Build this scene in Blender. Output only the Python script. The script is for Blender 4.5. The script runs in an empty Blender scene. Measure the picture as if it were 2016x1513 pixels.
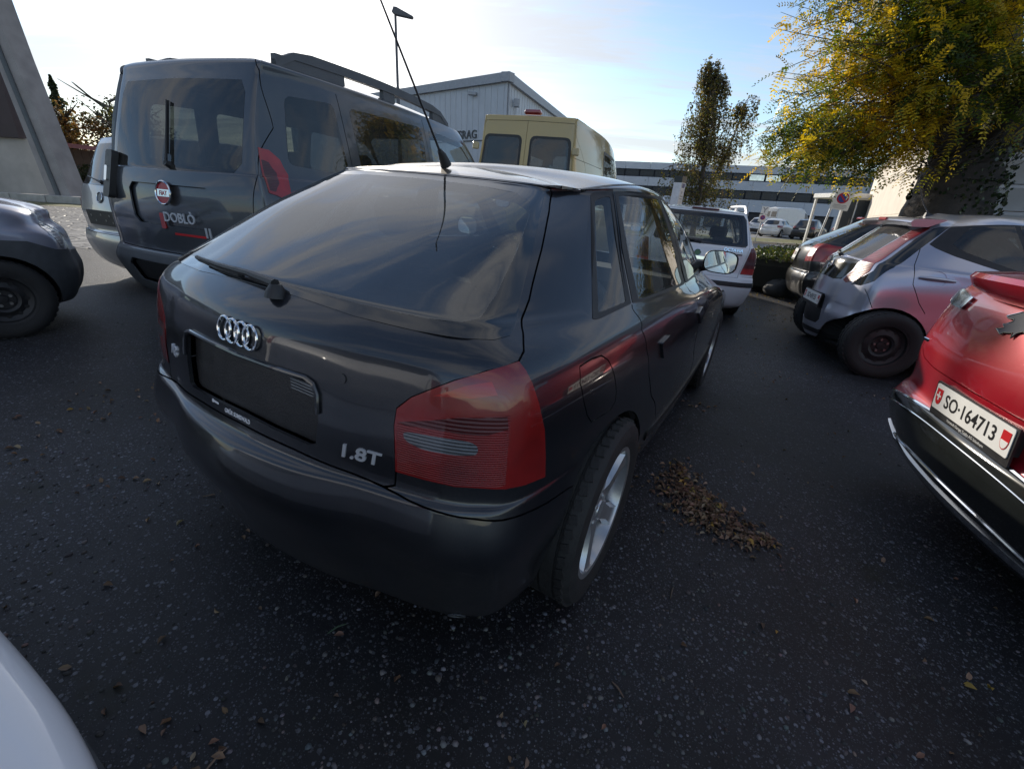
import bpy,bmesh,math,random
import numpy as np
from mathutils import Vector,Matrix,kdtree
from mathutils.geometry import delaunay_2d_cdt
# ---------------------------------------------------------------- camera, sky, sun, exposure
GK=.047
sc=bpy.context.scene
cam=bpy.data.cameras.new('camera');cam.sensor_width=36;cam.sensor_fit='HORIZONTAL';cam.lens=36*880/2016;cam.clip_start=.02;cam.clip_end=3000
co=bpy.data.objects.new('camera',cam);sc.collection.objects.link(co)
PITCH,ROLL,CAMH=math.radians(22.2),math.radians(3.5),1.24
fwv=Vector((0,math.cos(PITCH),-math.sin(PITCH)));upv=Vector((0,math.sin(PITCH),math.cos(PITCH)));rtv=Vector((1,0,0))
rr_=math.cos(ROLL)*rtv+math.sin(ROLL)*upv;uu_=-math.sin(ROLL)*rtv+math.cos(ROLL)*upv
M=Matrix((rr_,uu_,-fwv)).transposed()
co.matrix_world=Matrix.Translation((0,0,CAMH))@M.to_4x4()
sc.camera=co
SUN_AZ,SUN_EL=math.radians(-21.0),math.radians(18.5)   # azimuth measured from +Y towards +X
sd=Vector((math.sin(SUN_AZ)*math.cos(SUN_EL),math.cos(SUN_AZ)*math.cos(SUN_EL),math.sin(SUN_EL)))
sl=bpy.data.lights.new('sun','SUN');sl.energy=3.6;sl.angle=math.radians(.53);sl.color=(1,.91,.78)
so=bpy.data.objects.new('sun',sl);sc.collection.objects.link(so);so.location=sd*50
so.rotation_euler=(-sd).to_track_quat('-Z','Y').to_euler()
w=bpy.data.worlds.new('World');sc.world=w;w.use_nodes=True;nt=w.node_tree;nt.nodes.clear()
def wn(t,**k):
    n=nt.nodes.new(t)
    for a,b in k.items():
        if hasattr(n,a): setattr(n,a,b)
        else: n.inputs[a.replace('_',' ')].default_value=b
    return n
def wm(op,a,b=None,clamp=False):
    n=nt.nodes.new('ShaderNodeMath');n.operation=op;n.use_clamp=clamp
    for i,q in enumerate((a,b)):
        if q is None: continue
        if isinstance(q,(int,float)): n.inputs[i].default_value=q
        else: nt.links.new(q,n.inputs[i])
    return n.outputs[0]
L=nt.links.new
sky=wn('ShaderNodeTexSky',sky_type='NISHITA',sun_disc=False,sun_elevation=SUN_EL,sun_rotation=SUN_AZ,altitude=450,air_density=1.0,dust_density=.6,ozone_density=2.2)
tc=wn('ShaderNodeTexCoord');sx=wn('ShaderNodeSeparateXYZ');L(tc.outputs['Generated'],sx.inputs[0])
zc=wm('MAXIMUM',sx.outputs[2],.0);den=wm('ADD',zc,.16)
cx=wm('DIVIDE',sx.outputs[0],den);cy=wm('DIVIDE',sx.outputs[1],den)
cv=wn('ShaderNodeCombineXYZ');L(cx,cv.inputs[0]);L(cy,cv.inputs[1])
mp=wn('ShaderNodeMapping');mp.inputs['Rotation'].default_value=(0,0,math.radians(-28));mp.inputs['Scale'].default_value=(.55,1.9,1);mp.inputs['Location'].default_value=(3.1,1.7,0);L(cv.outputs[0],mp.inputs[0])
n1=wn('ShaderNodeTexNoise',Scale=.75,Detail=9.,Roughness=.58,Distortion=.9);L(mp.outputs[0],n1.inputs['Vector'])
mp2=wn('ShaderNodeMapping');mp2.inputs['Rotation'].default_value=(0,0,math.radians(-20));mp2.inputs['Scale'].default_value=(1.1,7.5,1);L(cv.outputs[0],mp2.inputs[0])
n2=wn('ShaderNodeTexNoise',Scale=1.3,Detail=8.,Roughness=.65,Distortion=.5);L(mp2.outputs[0],n2.inputs['Vector'])
s_=wm('ADD',wm('MULTIPLY',n1.outputs[0],.72),wm('MULTIPLY',n2.outputs[0],.28))
vd=wn('ShaderNodeVectorMath',operation='DOT_PRODUCT');L(tc.outputs['Generated'],vd.inputs[0]);vd.inputs[1].default_value=sd
dt=wm('MAXIMUM',vd.outputs['Value'],0.)
near=wm('POWER',dt,14.);vnear=wm('POWER',dt,140.)
mr=wn('ShaderNodeMapRange');mr.interpolation_type='SMOOTHSTEP';mr.inputs[1].default_value=.44;mr.inputs[2].default_value=.60
L(wm('ADD',s_,wm('MULTIPLY',near,.06)),mr.inputs[0])
lo=wn('ShaderNodeMapRange');lo.inputs[1].default_value=0.;lo.inputs[2].default_value=.25;lo.inputs[3].default_value=.35;lo.inputs[4].default_value=1.;L(zc,lo.inputs[0])
cf=wm('MULTIPLY',mr.outputs[0],.72)
cb=wm('ADD',wm('ADD',wm('MULTIPLY',near,1.2),wm('MULTIPLY',vnear,9.)),4.1)   # cloud radiance before the sky strength
cc=wn('ShaderNodeMix',data_type='RGBA',blend_type='MULTIPLY');cc.inputs[0].default_value=1;cc.inputs[6].default_value=(1.,.985,.975,1);L(cb,cc.inputs[7])
mx=wn('ShaderNodeMix',data_type='RGBA');L(cf,mx.inputs[0]);L(sky.outputs[0],mx.inputs[6]);L(cc.outputs[2],mx.inputs[7])
bg=wn('ShaderNodeBackground',Strength=.115);L(mx.outputs[2],bg.inputs[0])
ow=wn('ShaderNodeOutputWorld');L(bg.outputs[0],ow.inputs[0])
sc.view_settings.view_transform='Standard';sc.view_settings.look='None';sc.view_settings.gamma=1;sc.view_settings.exposure=.65
sc.view_settings.use_curve_mapping=False
sc.render.engine='CYCLES'
try: sc.cycles.use_denoising=True
except Exception: pass
sc.cycles.max_bounces=8;sc.cycles.transparent_max_bounces=12
# ---------------------------------------------------------------- body surfaces (numpy only)
def cr_basis(t):
    t2=t*t;t3=t2*t
    return (-.5*t3+t2-.5*t, 1.5*t3-2.5*t2+1, -1.5*t3+2*t2+.5*t, .5*t3-.5*t2)
NCOL=13
def body_row(zr,yr,rdz,rw,rc,rb,w,zs,zf,yf,fw,fc,fb,lat=1.15,flat=1.15):
    """one level of a car body: half outline from the middle of the tail round the side to the middle of the nose"""
    xr=w*rw; lx=min(rc*lat,xr*.62); xs=xr-lx
    xf=w*fw; lf=min(fc*flat,xf*.62); xfs=xf-lf
    P=[(0,yr,zr),(.55*xs,yr+.3*rb,zr+.12*rdz),(xs,yr+rb,zr+.35*rdz),(xs+.72*lx,yr+rb+.30*(rc-rb),zr+.75*rdz),(xr,yr+rc,zr+rdz)]
    y0,y1=yr+rc,yf-fc
    for f in (.2,.4,.6,.8):
        a=max(0,(.5-f)/.5);b=max(0,(f-.5)/.5)
        x=w*(1-(1-rw)*a**2.2-(1-fw)*b**2.2)
        z=zs+(zr+rdz-zs)*a**1.8+(zf-zs)*b**1.8
        P.append((x,y0+(y1-y0)*f,z))
    P+=[(xf,yf-fc,zf),(xfs+.72*lf,yf-fb-.30*(fc-fb),zf),(xfs,yf-fb,zf),(.55*xfs,yf-.3*fb,zf),(0,yf,zf)]
    return P
NCOL=14
class Surf:
    def __init__(s,rows):
        s.P=np.array(rows,float);s.J,s.K=s.P.shape[:2]
        P=s.P;m=np.array([-1,1,1.])
        G=np.empty((s.J+2,s.K+2,3))
        G[1:-1,1:-1]=P
        G[1:-1,0]=P[:,1]*m;G[1:-1,-1]=P[:,-2]*m
        G[0]=2*G[1]-G[2]
        G[-1]=G[-3]*m
        s.G=G;s.table=None
    def ev(s,u,v):
        u=np.asarray(u,float);v=np.asarray(v,float)
        sg=np.where(u<0,-1.,1.);a=np.clip(np.abs(u),0,s.K-1);b=np.clip(v,0,s.J-1)
        i=np.minimum(a.astype(int),s.K-2);j=np.minimum(b.astype(int),s.J-2)
        bu=cr_basis(a-i);bv=cr_basis(b-j)
        out=np.zeros(a.shape+(3,))
        for q in range(4):
            row=np.zeros(a.shape+(3,))
            for p in range(4): row+=bu[p][...,None]*s.G[j+q,i+p]
            out+=bv[q][...,None]*row
        out[...,0]*=sg
        return out
    def d(s,u,v):
        e=1e-3;u=np.asarray(u,float);v=np.asarray(v,float)
        v0=np.clip(v-e,0,s.J-1);v1=np.clip(v+e,0,s.J-1)
        return (s.ev(u+e,v)-s.ev(u-e,v))/(2*e),(s.ev(u,v1)-s.ev(u,v0))/np.maximum(v1-v0,1e-9)[...,None]
    def nrm(s,u,v):
        v=np.clip(np.asarray(v,float),0,s.J-1.02)
        a,b=s.d(u,v);n=np.cross(a,b);l=np.linalg.norm(n,axis=-1,keepdims=True)
        return n/np.maximum(l,1e-9)
    def tab(s):
        if s.table is None:
            u=np.linspace(0,s.K-1,(s.K-1)*16+1);v=np.linspace(0,s.J-1.02,(s.J-1)*14+1)
            U,V=np.meshgrid(u,v);U=U.ravel();V=V.ravel()
            s.table=(U,V,s.ev(U,V),s.nrm(U,V))
        return s.table
    def find(s,pts,view,vr=None):
        """(u,v) of points given in a side (y,z), rear/front (x,z) or top (x,y) view"""
        U,V,X,N=s.tab()
        ax={'side':(1,2),'rear':(0,2),'front':(0,2),'top':(0,1)}[view]
        m={'side':N[:,0]>.22,'rear':N[:,1]<-.12,'front':N[:,1]>.1,'top':N[:,2]>.25}[view]
        if view=='rear': m&=(U<s.K*.45)
        if view=='front': m&=(U>s.K*.55)
        if vr: m&=(V>=vr[0])&(V<=vr[1])
        U,V,X=U[m],V[m],X[m][:,ax]
        out=[]
        for p in pts:
            q=np.array(p,float);sg=1.
            if ax[0]==0 and q[0]<0: sg=-1.;q=q*np.array([-1,1])
            k=((X-q)**2).sum(1).argmin();uv=np.array([U[k],V[k]])
            for _ in range(5):
                uu=np.array([uv[0],uv[0]+1e-3,uv[0]]);vv=np.array([uv[1],uv[1],uv[1]+(1e-3 if uv[1]<s.J-1.05 else -1e-3)])
                E=s.ev(uu,vv)[:,ax];J=np.stack([(E[1]-E[0])/1e-3,(E[2]-E[0])/(vv[2]-vv[0])],1)
                try: st=np.linalg.solve(J,q-E[0])
                except Exception: break
                st=np.clip(st,-.3,.3);uv=uv+st
                uv=np.array([np.clip(uv[0],0,s.K-1),np.clip(uv[1],0,s.J-1.01)])
            out.append((uv[0]*sg,uv[1]))
        return np.array(out)
def dense(pts,step,closed=True):
    P=[np.array(p,float) for p in pts];o=[]
    n=len(P)
    for i in range(n if closed else n-1):
        a,b=P[i],P[(i+1)%n];k=max(1,int(math.ceil(np.linalg.norm(b-a)/step)))
        for j in range(k): o.append(a+(b-a)*j/k)
    if not closed: o.append(P[-1])
    return np.array(o)
def fillet(pts,r,n=4):
    """round the corners of a 2D polygon"""
    P=[np.array(p,float) for p in pts];o=[];N=len(P)
    for i in range(N):
        rr=r[i] if isinstance(r,(list,tuple)) else r
        a,b,c=P[i-1],P[i],P[(i+1)%N];u=a-b;w=c-b;lu,lw=np.linalg.norm(u),np.linalg.norm(w)
        d=min(rr,lu*.45,lw*.45)
        if d<1e-4: o.append(b);continue
        s_=b+u/lu*d;e=b+w/lw*d
        for k in range(n+1):
            t=k/n;o.append((1-t)**2*s_+2*t*(1-t)*b+t*t*e)
    return np.array(o)
def inside(poly,X):
    x,y=X[:,0],X[:,1];r=np.zeros(len(X),bool);n=len(poly)
    px,py=poly[:,0],poly[:,1]
    bb=(x>=px.min())&(x<=px.max())&(y>=py.min())&(y<=py.max())
    idx=np.nonzero(bb)[0];xs,ys=x[idx],y[idx];rr=np.zeros(len(idx),bool)
    j=n-1
    for i in range(n):
        c=((py[i]>ys)!=(py[j]>ys))
        with np.errstate(divide='ignore',invalid='ignore'):
            xi=(px[j]-px[i])*(ys-py[i])/(py[j]-py[i]+1e-300)+px[i]
        rr^=c&(xs<xi);j=i
    r[idx]=rr
    return r
def strip(S,uv,hw):
    """polygon in (u,v) of a strip of half width hw metres along a polyline on the surface"""
    uv=np.asarray(uv,float);X=S.ev(uv[:,0],uv[:,1]);n=S.nrm(uv[:,0],uv[:,1]);a,b=S.d(uv[:,0],uv[:,1])
    t=np.gradient(X,axis=0);sd=np.cross(n,t);sd/=np.maximum(np.linalg.norm(sd,axis=1,keepdims=True),1e-9);sd*=hw
    aa=(a*a).sum(1);ab=(a*b).sum(1);bb=(b*b).sum(1);pa=(a*sd).sum(1);pb=(b*sd).sum(1)
    D=aa*bb-ab*ab
    du=np.stack([(pa*bb-pb*ab)/D,(pb*aa-pa*ab)/D],1)
    return np.concatenate([uv+du,(uv-du)[::-1]])
# ---------------------------------------------------------------- scene helpers
SC=bpy.context.scene;COL=SC.collection
def link(o,parent=None):
    COL.objects.link(o)
    if parent is not None: o.parent=parent
    return o
def thing(name,label,cat,loc=(0,0,0),rot=None,group=None):
    o=bpy.data.objects.new(name,None);o.empty_display_size=.2
    o.location=loc
    if rot is not None: o.matrix_world=Matrix.Translation(Vector(loc))@rot.to_4x4()
    tag(o,label,cat,group);return link(o)
def tag(o,label=None,cat=None,group=None,kind=None):
    if label: o['label']=label
    if cat: o['category']=cat
    if group: o['group']=group
    if kind: o['kind']=kind
    return o
def mesh(name,V,Fc,mats,parent=None,smooth=False,mi=None,nrm=None,col=None,sharp=None):
    me=bpy.data.meshes.new(name)
    me.from_pydata([tuple(map(float,v)) for v in V],[],[tuple(int(i) for i in f) for f in Fc])
    for m in (mats if isinstance(mats,(list,tuple)) else [mats]): me.materials.append(m)
    if mi is not None: me.polygons.foreach_set('material_index',np.asarray(mi,np.int32))
    if smooth or nrm is not None: me.polygons.foreach_set('use_smooth',np.ones(len(me.polygons),bool))
    if col is not None:
        a=me.color_attributes.new('tint','FLOAT_COLOR','POINT')
        c=np.ones((len(V),4),np.float32);c[:,:3]=np.asarray(col).reshape(len(V),-1);a.data.foreach_set('color',c.ravel())
    if nrm is not None: me.normals_split_custom_set_from_vertices([tuple(map(float,n)) for n in nrm])
    elif smooth and sharp: 
        me.set_sharp_from_angle(angle=math.radians(sharp))
    me.update()
    o=bpy.data.objects.new(name,me);return link(o,parent)
class MB:
    """collects simple shapes into one mesh"""
    def __init__(s): s.V=[];s.F=[];s.M=[]
    def add(s,V,F,m=0):
        n=len(s.V);s.V+=[tuple(v) for v in V];s.F+=[tuple(i+n for i in f) for f in F];s.M+=[m]*len(F);return s
    def box(s,c,d,R=None,m=0,bev=0):
        x,y,z=[q/2 for q in d]
        if bev<=0:
            V=[(a*x,b*y,e*z) for a in(-1,1) for b in(-1,1) for e in(-1,1)]
            F=[(0,1,3,2),(4,6,7,5),(0,4,5,1),(2,3,7,6),(0,2,6,4),(1,5,7,3)]
        else:
            bev=min(bev,x*.9,y*.9,z*.9)
            V=[];idx={}
            for a in(-1,1):
                for b in(-1,1):
                    for e in(-1,1):
                        for k in range(3):
                            p=[a*(x-bev),b*(y-bev),e*(z-bev)];p[k]=(a*x,b*y,e*z)[k];idx[(a,b,e,k)]=len(V);V.append(tuple(p))
            F=[]
            for k in range(3):
                for sg in(-1,1):
                    o=[q for q in range(3) if q!=k];q=[]
                    for (i,j) in((-1,-1),(1,-1),(1,1),(-1,1)):
                        t=[0,0,0];t[k]=sg;t[o[0]]=i;t[o[1]]=j;q.append(idx[(*t,k)])
                    F.append(tuple(q) if (sg>0)==(k!=1) else tuple(q[::-1]))
            for k in range(3):
                o=[q for q in range(3) if q!=k]
                for i in(-1,1):
                    for j in(-1,1):
                        def g(v,kk):
                            t=[0,0,0];t[k]=v;t[o[0]]=i;t[o[1]]=j;return idx[(*t,kk)]
                        F.append((g(-1,o[0]),g(1,o[0]),g(1,o[1]),g(-1,o[1])))
            for a in(-1,1):
                for b in(-1,1):
                    for e in(-1,1): F.append((idx[(a,b,e,0)],idx[(a,b,e,1)],idx[(a,b,e,2)]))
        if R is not None: V=[tuple(R@Vector(v)) for v in V]
        V=[(v[0]+c[0],v[1]+c[1],v[2]+c[2]) for v in V]
        return s.add(V,F,m)
    def tube(s,pts,r,n=8,m=0,cap=True):
        P=[Vector(p) for p in pts];rr=r if isinstance(r,(list,tuple)) else [r]*len(P)
        V=[];F=[];up=None
        for i,p in enumerate(P):
            t=(P[min(i+1,len(P)-1)]-P[max(i-1,0)]).normalized()
            if up is None: up=Vector((0,0,1)) if abs(t.z)<.9 else Vector((1,0,0))
            a=t.cross(up);a=a.normalized() if a.length>1e-6 else t.orthogonal().normalized();b=a.cross(t).normalized();up=b
            for k in range(n):
                w=2*math.pi*k/n;V.append(p+(a*math.cos(w)+b*math.sin(w))*rr[i])
        for i in range(len(P)-1):
            for k in range(n): F.append((i*n+k,(i+1)*n+k,(i+1)*n+(k+1)%n,i*n+(k+1)%n))
        if cap: F.append(tuple(range(n)));F.append(tuple(range((len(P)-1)*n,len(P)*n))[::-1])
        return s.add(V,F,m)
    def lathe(s,prof,n=32,axis='x',c=(0,0,0),m=0,closed=False):
        V=[];F=[];q=len(prof)
        for k in range(n):
            w=2*math.pi*k/n;cw,sw=math.cos(w),math.sin(w)
            for (h,r) in prof:
                if axis=='x': V.append((c[0]+h,c[1]+r*cw,c[2]+r*sw))
                elif axis=='z': V.append((c[0]+r*cw,c[1]+r*sw,c[2]+h))
                else: V.append((c[0]+r*sw,c[1]+h,c[2]+r*cw))
        for k in range(n):
            for i in range(q if closed else q-1):
                F.append((k*q+i,k*q+(i+1)%q,((k+1)%n)*q+(i+1)%q,((k+1)%n)*q+i))
        return s.add(V,F,m)
    def prism(s,poly,h0,h1,fr=None,m=0):
        """extrude a 2D polygon; fr maps (a,b,h) to 3D"""
        fr=fr or (lambda a,b,h:(a,b,h));n=len(poly)
        V=[fr(a,b,h0) for a,b in poly]+[fr(a,b,h1) for a,b in poly]
        F=[tuple(range(n))[::-1],tuple(range(n,2*n))]+[(i,(i+1)%n,n+(i+1)%n,n+i) for i in range(n)]
        return s.add(V,F,m)
    def build(s,name,mats,parent=None,smooth=False,sharp=35):
        return mesh(name,s.V,s.F,mats,parent,smooth,s.M,sharp=sharp)
# ---------------------------------------------------------------- materials
MAT={}
def newmat(name):
    m=bpy.data.materials.new(name);m.use_nodes=True;nt=m.node_tree;nt.nodes.clear()
    o=nt.nodes.new('ShaderNodeOutputMaterial');return m,nt,o
def nd(nt,t,**k):
    n=nt.nodes.new(t)
    for a,b in k.items():
        if a[0]=='i' and a[1:].isdigit(): n.inputs[int(a[1:])].default_value=b
        elif hasattr(n,a): setattr(n,a,b)
        else: n.inputs[a.replace('_',' ')].default_value=b
    return n
def ramp(nt,pts):
    n=nt.nodes.new('ShaderNodeValToRGB');e=n.color_ramp.elements
    while len(e)<len(pts): e.new(.5)
    for q,(p,c) in zip(e,pts): q.position=p;q.color=(c if len(c)==4 else (*c,1)) if isinstance(c,(tuple,list)) else (c,c,c,1)
    return n
def pbr(name,col,rough=.5,metal=0,var=.12,scale=8,bump=0,bscale=60,coat=0,spec=.5,tint=False,detail=4,emit=None,trans=0,alpha=1):
    """principled surface whose colour and roughness wander a little with noise"""
    if name in MAT: return MAT[name]
    m,nt,o=newmat(name);L=nt.links.new
    p=nd(nt,'ShaderNodeBsdfPrincipled');L(p.outputs[0],o.inputs[0])
    p.inputs['Metallic'].default_value=metal;p.inputs['Coat Weight'].default_value=coat;p.inputs['Coat Roughness'].default_value=.03
    p.inputs['Specular IOR Level'].default_value=spec;p.inputs['Transmission Weight'].default_value=trans
    tc=nd(nt,'ShaderNodeTexCoord')
    nz=nd(nt,'ShaderNodeTexNoise',Scale=scale,Detail=float(detail));L(tc.outputs['Object'],nz.inputs['Vector'])
    r=ramp(nt,[(.3,tuple(max(0,c*(1-var)) for c in col)),(.7,tuple(min(1,c*(1+var)) for c in col))]);L(nz.outputs[0],r.inputs[0])
    src=r.outputs[0]
    if tint:
        at=nd(nt,'ShaderNodeAttribute',attribute_name='tint');mx=nd(nt,'ShaderNodeMix',data_type='RGBA',blend_type='MULTIPLY');mx.inputs[0].default_value=1
        L(src,mx.inputs[6]);L(at.outputs[0],mx.inputs[7]);src=mx.outputs[2]
    L(src,p.inputs['Base Color'])
    rr=nd(nt,'ShaderNodeMapRange');rr.inputs[3].default_value=max(.02,rough*(1-var));rr.inputs[4].default_value=min(1,rough*(1+var));L(nz.outputs[0],rr.inputs[0]);L(rr.outputs[0],p.inputs['Roughness'])
    if bump:
        b2=nd(nt,'ShaderNodeTexNoise',Scale=bscale,Detail=3.);L(tc.outputs['Object'],b2.inputs['Vector'])
        b=nd(nt,'ShaderNodeBump',Strength=bump,Distance=.01);L(b2.outputs[0],b.inputs['Height']);L(b.outputs[0],p.inputs['Normal'])
    if emit: p.inputs['Emission Color'].default_value=(*emit[:3],1);p.inputs['Emission Strength'].default_value=emit[3]
    MAT[name]=m;return m
def paint(name,col,metal=.35,flake=.0,rough=.35,dirt=.25,dcol=(.16,.14,.12)):
    """car paint: coloured base under clear coat, with a film of dust that is thicker low down and on flat tops"""
    if name in MAT: return MAT[name]
    m,nt,o=newmat(name);L=nt.links.new
    p=nd(nt,'ShaderNodeBsdfPrincipled');L(p.outputs[0],o.inputs[0])
    tc=nd(nt,'ShaderNodeTexCoord')
    n1=nd(nt,'ShaderNodeTexNoise',Scale=3.,Detail=8.,Roughness=.65);L(tc.outputs['Object'],n1.inputs['Vector'])
    n2=nd(nt,'ShaderNodeTexNoise',Scale=180.,Detail=2.);L(tc.outputs['Object'],n2.inputs['Vector'])
    sx=nd(nt,'ShaderNodeSeparateXYZ');L(tc.outputs['Object'],sx.inputs[0])
    low=nd(nt,'ShaderNodeMapRange');low.inputs[1].default_value=.55;low.inputs[2].default_value=.12;low.inputs[3].default_value=0;low.inputs[4].default_value=.5;L(sx.outputs[2],low.inputs[0])
    r=ramp(nt,[(.42,0.),(.78,1.)]);L(n1.outputs[0],r.inputs[0])
    a=nd(nt,'ShaderNodeMath',operation='MULTIPLY');a.inputs[1].default_value=dirt;L(r.outputs[0],a.inputs[0])
    b=nd(nt,'ShaderNodeMath',operation='MULTIPLY');L(low.outputs[0],b.inputs[0]);L(n1.outputs[0],b.inputs[1])
    c=nd(nt,'ShaderNodeMath',operation='ADD',use_clamp=True);L(a.outputs[0],c.inputs[0]);L(b.outputs[0],c.inputs[1])
    d=nd(nt,'ShaderNodeMath',operation='MULTIPLY');L(c.outputs[0],d.inputs[0])
    rs=ramp(nt,[(.35,.55),(.65,1.)]);L(n2.outputs[0],rs.inputs[0]);L(rs.outputs[0],d.inputs[1])
    mx=nd(nt,'ShaderNodeMix',data_type='RGBA');L(d.outputs[0],mx.inputs[0]);mx.inputs[6].default_value=(*col,1);mx.inputs[7].default_value=(*dcol,1)
    L(mx.outputs[2],p.inputs['Base Color'])
    mm=nd(nt,'ShaderNodeMapRange');mm.inputs[3].default_value=metal;mm.inputs[4].default_value=0;L(d.outputs[0],mm.inputs[0]);L(mm.outputs[0],p.inputs['Metallic'])
    p.inputs['Roughness'].default_value=rough
    p.inputs['Coat Weight'].default_value=1
    cr=nd(nt,'ShaderNodeMapRange');cr.inputs[3].default_value=.025;cr.inputs[4].default_value=.55;L(d.outputs[0],cr.inputs[0]);L(cr.outputs[0],p.inputs['Coat Roughness'])
    MAT[name]=m;return m
def glass(name,tint=(.55,.6,.6),dust=.04,rough=.01,refl=1.0,ior=1.7):
    """thin sheet of glass: clear through, mirror at grazing angles, with a little dust"""
    if name in MAT: return MAT[name]
    m,nt,o=newmat(name);L=nt.links.new
    tr=nd(nt,'ShaderNodeBsdfTransparent');tr.inputs[0].default_value=(*tint,1)
    gl=nd(nt,'ShaderNodeBsdfGlossy');gl.inputs['Roughness'].default_value=rough;gl.inputs[0].default_value=(refl,refl,refl,1)
    fr=nd(nt,'ShaderNodeFresnel',IOR=ior);ge=nd(nt,'ShaderNodeNewGeometry');io=nd(nt,'ShaderNodeMapRange');io.inputs[3].default_value=ior;io.inputs[4].default_value=1/ior;L(ge.outputs['Backfacing'],io.inputs[0]);L(io.outputs[0],fr.inputs['IOR'])
    m1=nd(nt,'ShaderNodeMixShader');L(fr.outputs[0],m1.inputs[0]);L(tr.outputs[0],m1.inputs[1]);L(gl.outputs[0],m1.inputs[2])
    df=nd(nt,'ShaderNodeBsdfDiffuse');df.inputs[0].default_value=(.45,.43,.4,1)
    tc=nd(nt,'ShaderNodeTexCoord');nz=nd(nt,'ShaderNodeTexNoise',Scale=5.,Detail=8.,Roughness=.7);L(tc.outputs['Object'],nz.inputs['Vector'])
    rr=nd(nt,'ShaderNodeMapRange');rr.inputs[1].default_value=.35;rr.inputs[2].default_value=.75;rr.inputs[3].default_value=dust*.4;rr.inputs[4].default_value=dust*1.8;L(nz.outputs[0],rr.inputs[0])
    m2=nd(nt,'ShaderNodeMixShader');L(rr.outputs[0],m2.inputs[0]);L(m1.outputs[0],m2.inputs[1]);L(df.outputs[0],m2.inputs[2]);L(m2.outputs[0],o.inputs[0])
    MAT[name]=m;return m
def lens(name,col,ribs=0,rough=.08,metal=.0,deep=.5,axis=2):
    """moulded lamp plastic: coloured, glossy, with fine optic ribs"""
    if name in MAT: return MAT[name]
    m,nt,o=newmat(name);L=nt.links.new
    p=nd(nt,'ShaderNodeBsdfPrincipled');L(p.outputs[0],o.inputs[0])
    tc=nd(nt,'ShaderNodeTexCoord');nz=nd(nt,'ShaderNodeTexNoise',Scale=9.,Detail=4.);L(tc.outputs['Object'],nz.inputs['Vector'])
    r=ramp(nt,[(.3,tuple(c*deep for c in col)),(.75,col)]);L(nz.outputs[0],r.inputs[0]);L(r.outputs[0],p.inputs['Base Color'])
    p.inputs['Roughness'].default_value=.3;p.inputs['Metallic'].default_value=metal;p.inputs['Coat Weight'].default_value=1;p.inputs['Coat Roughness'].default_value=rough*.4
    if ribs:
        sx=nd(nt,'ShaderNodeSeparateXYZ');L(tc.outputs['Object'],sx.inputs[0])
        w=nd(nt,'ShaderNodeMath',operation='MULTIPLY');w.inputs[1].default_value=ribs;L(sx.outputs[axis],w.inputs[0])
        s_=nd(nt,'ShaderNodeMath',operation='SINE');L(w.outputs[0],s_.inputs[0])
        b=nd(nt,'ShaderNodeBump',Strength=.45,Distance=.002);L(s_.outputs[0],b.inputs['Height']);L(b.outputs[0],p.inputs['Normal'])
    MAT[name]=m;return m
def text_mesh(body,size,name,mat,parent,fr,ext=.001,align='CENTER',xs=1.0,bold=0.0,shear=0):
    """raised lettering; fr maps (a,b,h) in the text plane to 3D"""
    cu=bpy.data.curves.new('lettering','FONT');cu.body=body;cu.size=size;cu.extrude=ext;cu.align_x=align;cu.offset=bold;cu.resolution_u=3;cu.shear=shear
    ob=bpy.data.objects.new('lettering',cu);COL.objects.link(ob)
    dg=bpy.context.evaluated_depsgraph_get();me=ob.evaluated_get(dg).to_mesh()
    V=[fr(v.co.x*xs,v.co.y,v.co.z) for v in me.vertices];Fc=[tuple(p.vertices) for p in me.polygons]
    ob.to_mesh_clear();bpy.data.objects.remove(ob);bpy.data.curves.remove(cu)
    return mesh(name,V,Fc,mat,parent)
def planef(o,a,b,n):
    o,a,b,n=map(lambda q:np.array(q,float),(o,a,b,n))
    return lambda x,y,h:tuple(o+a*x+b*y+n*h)
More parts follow.
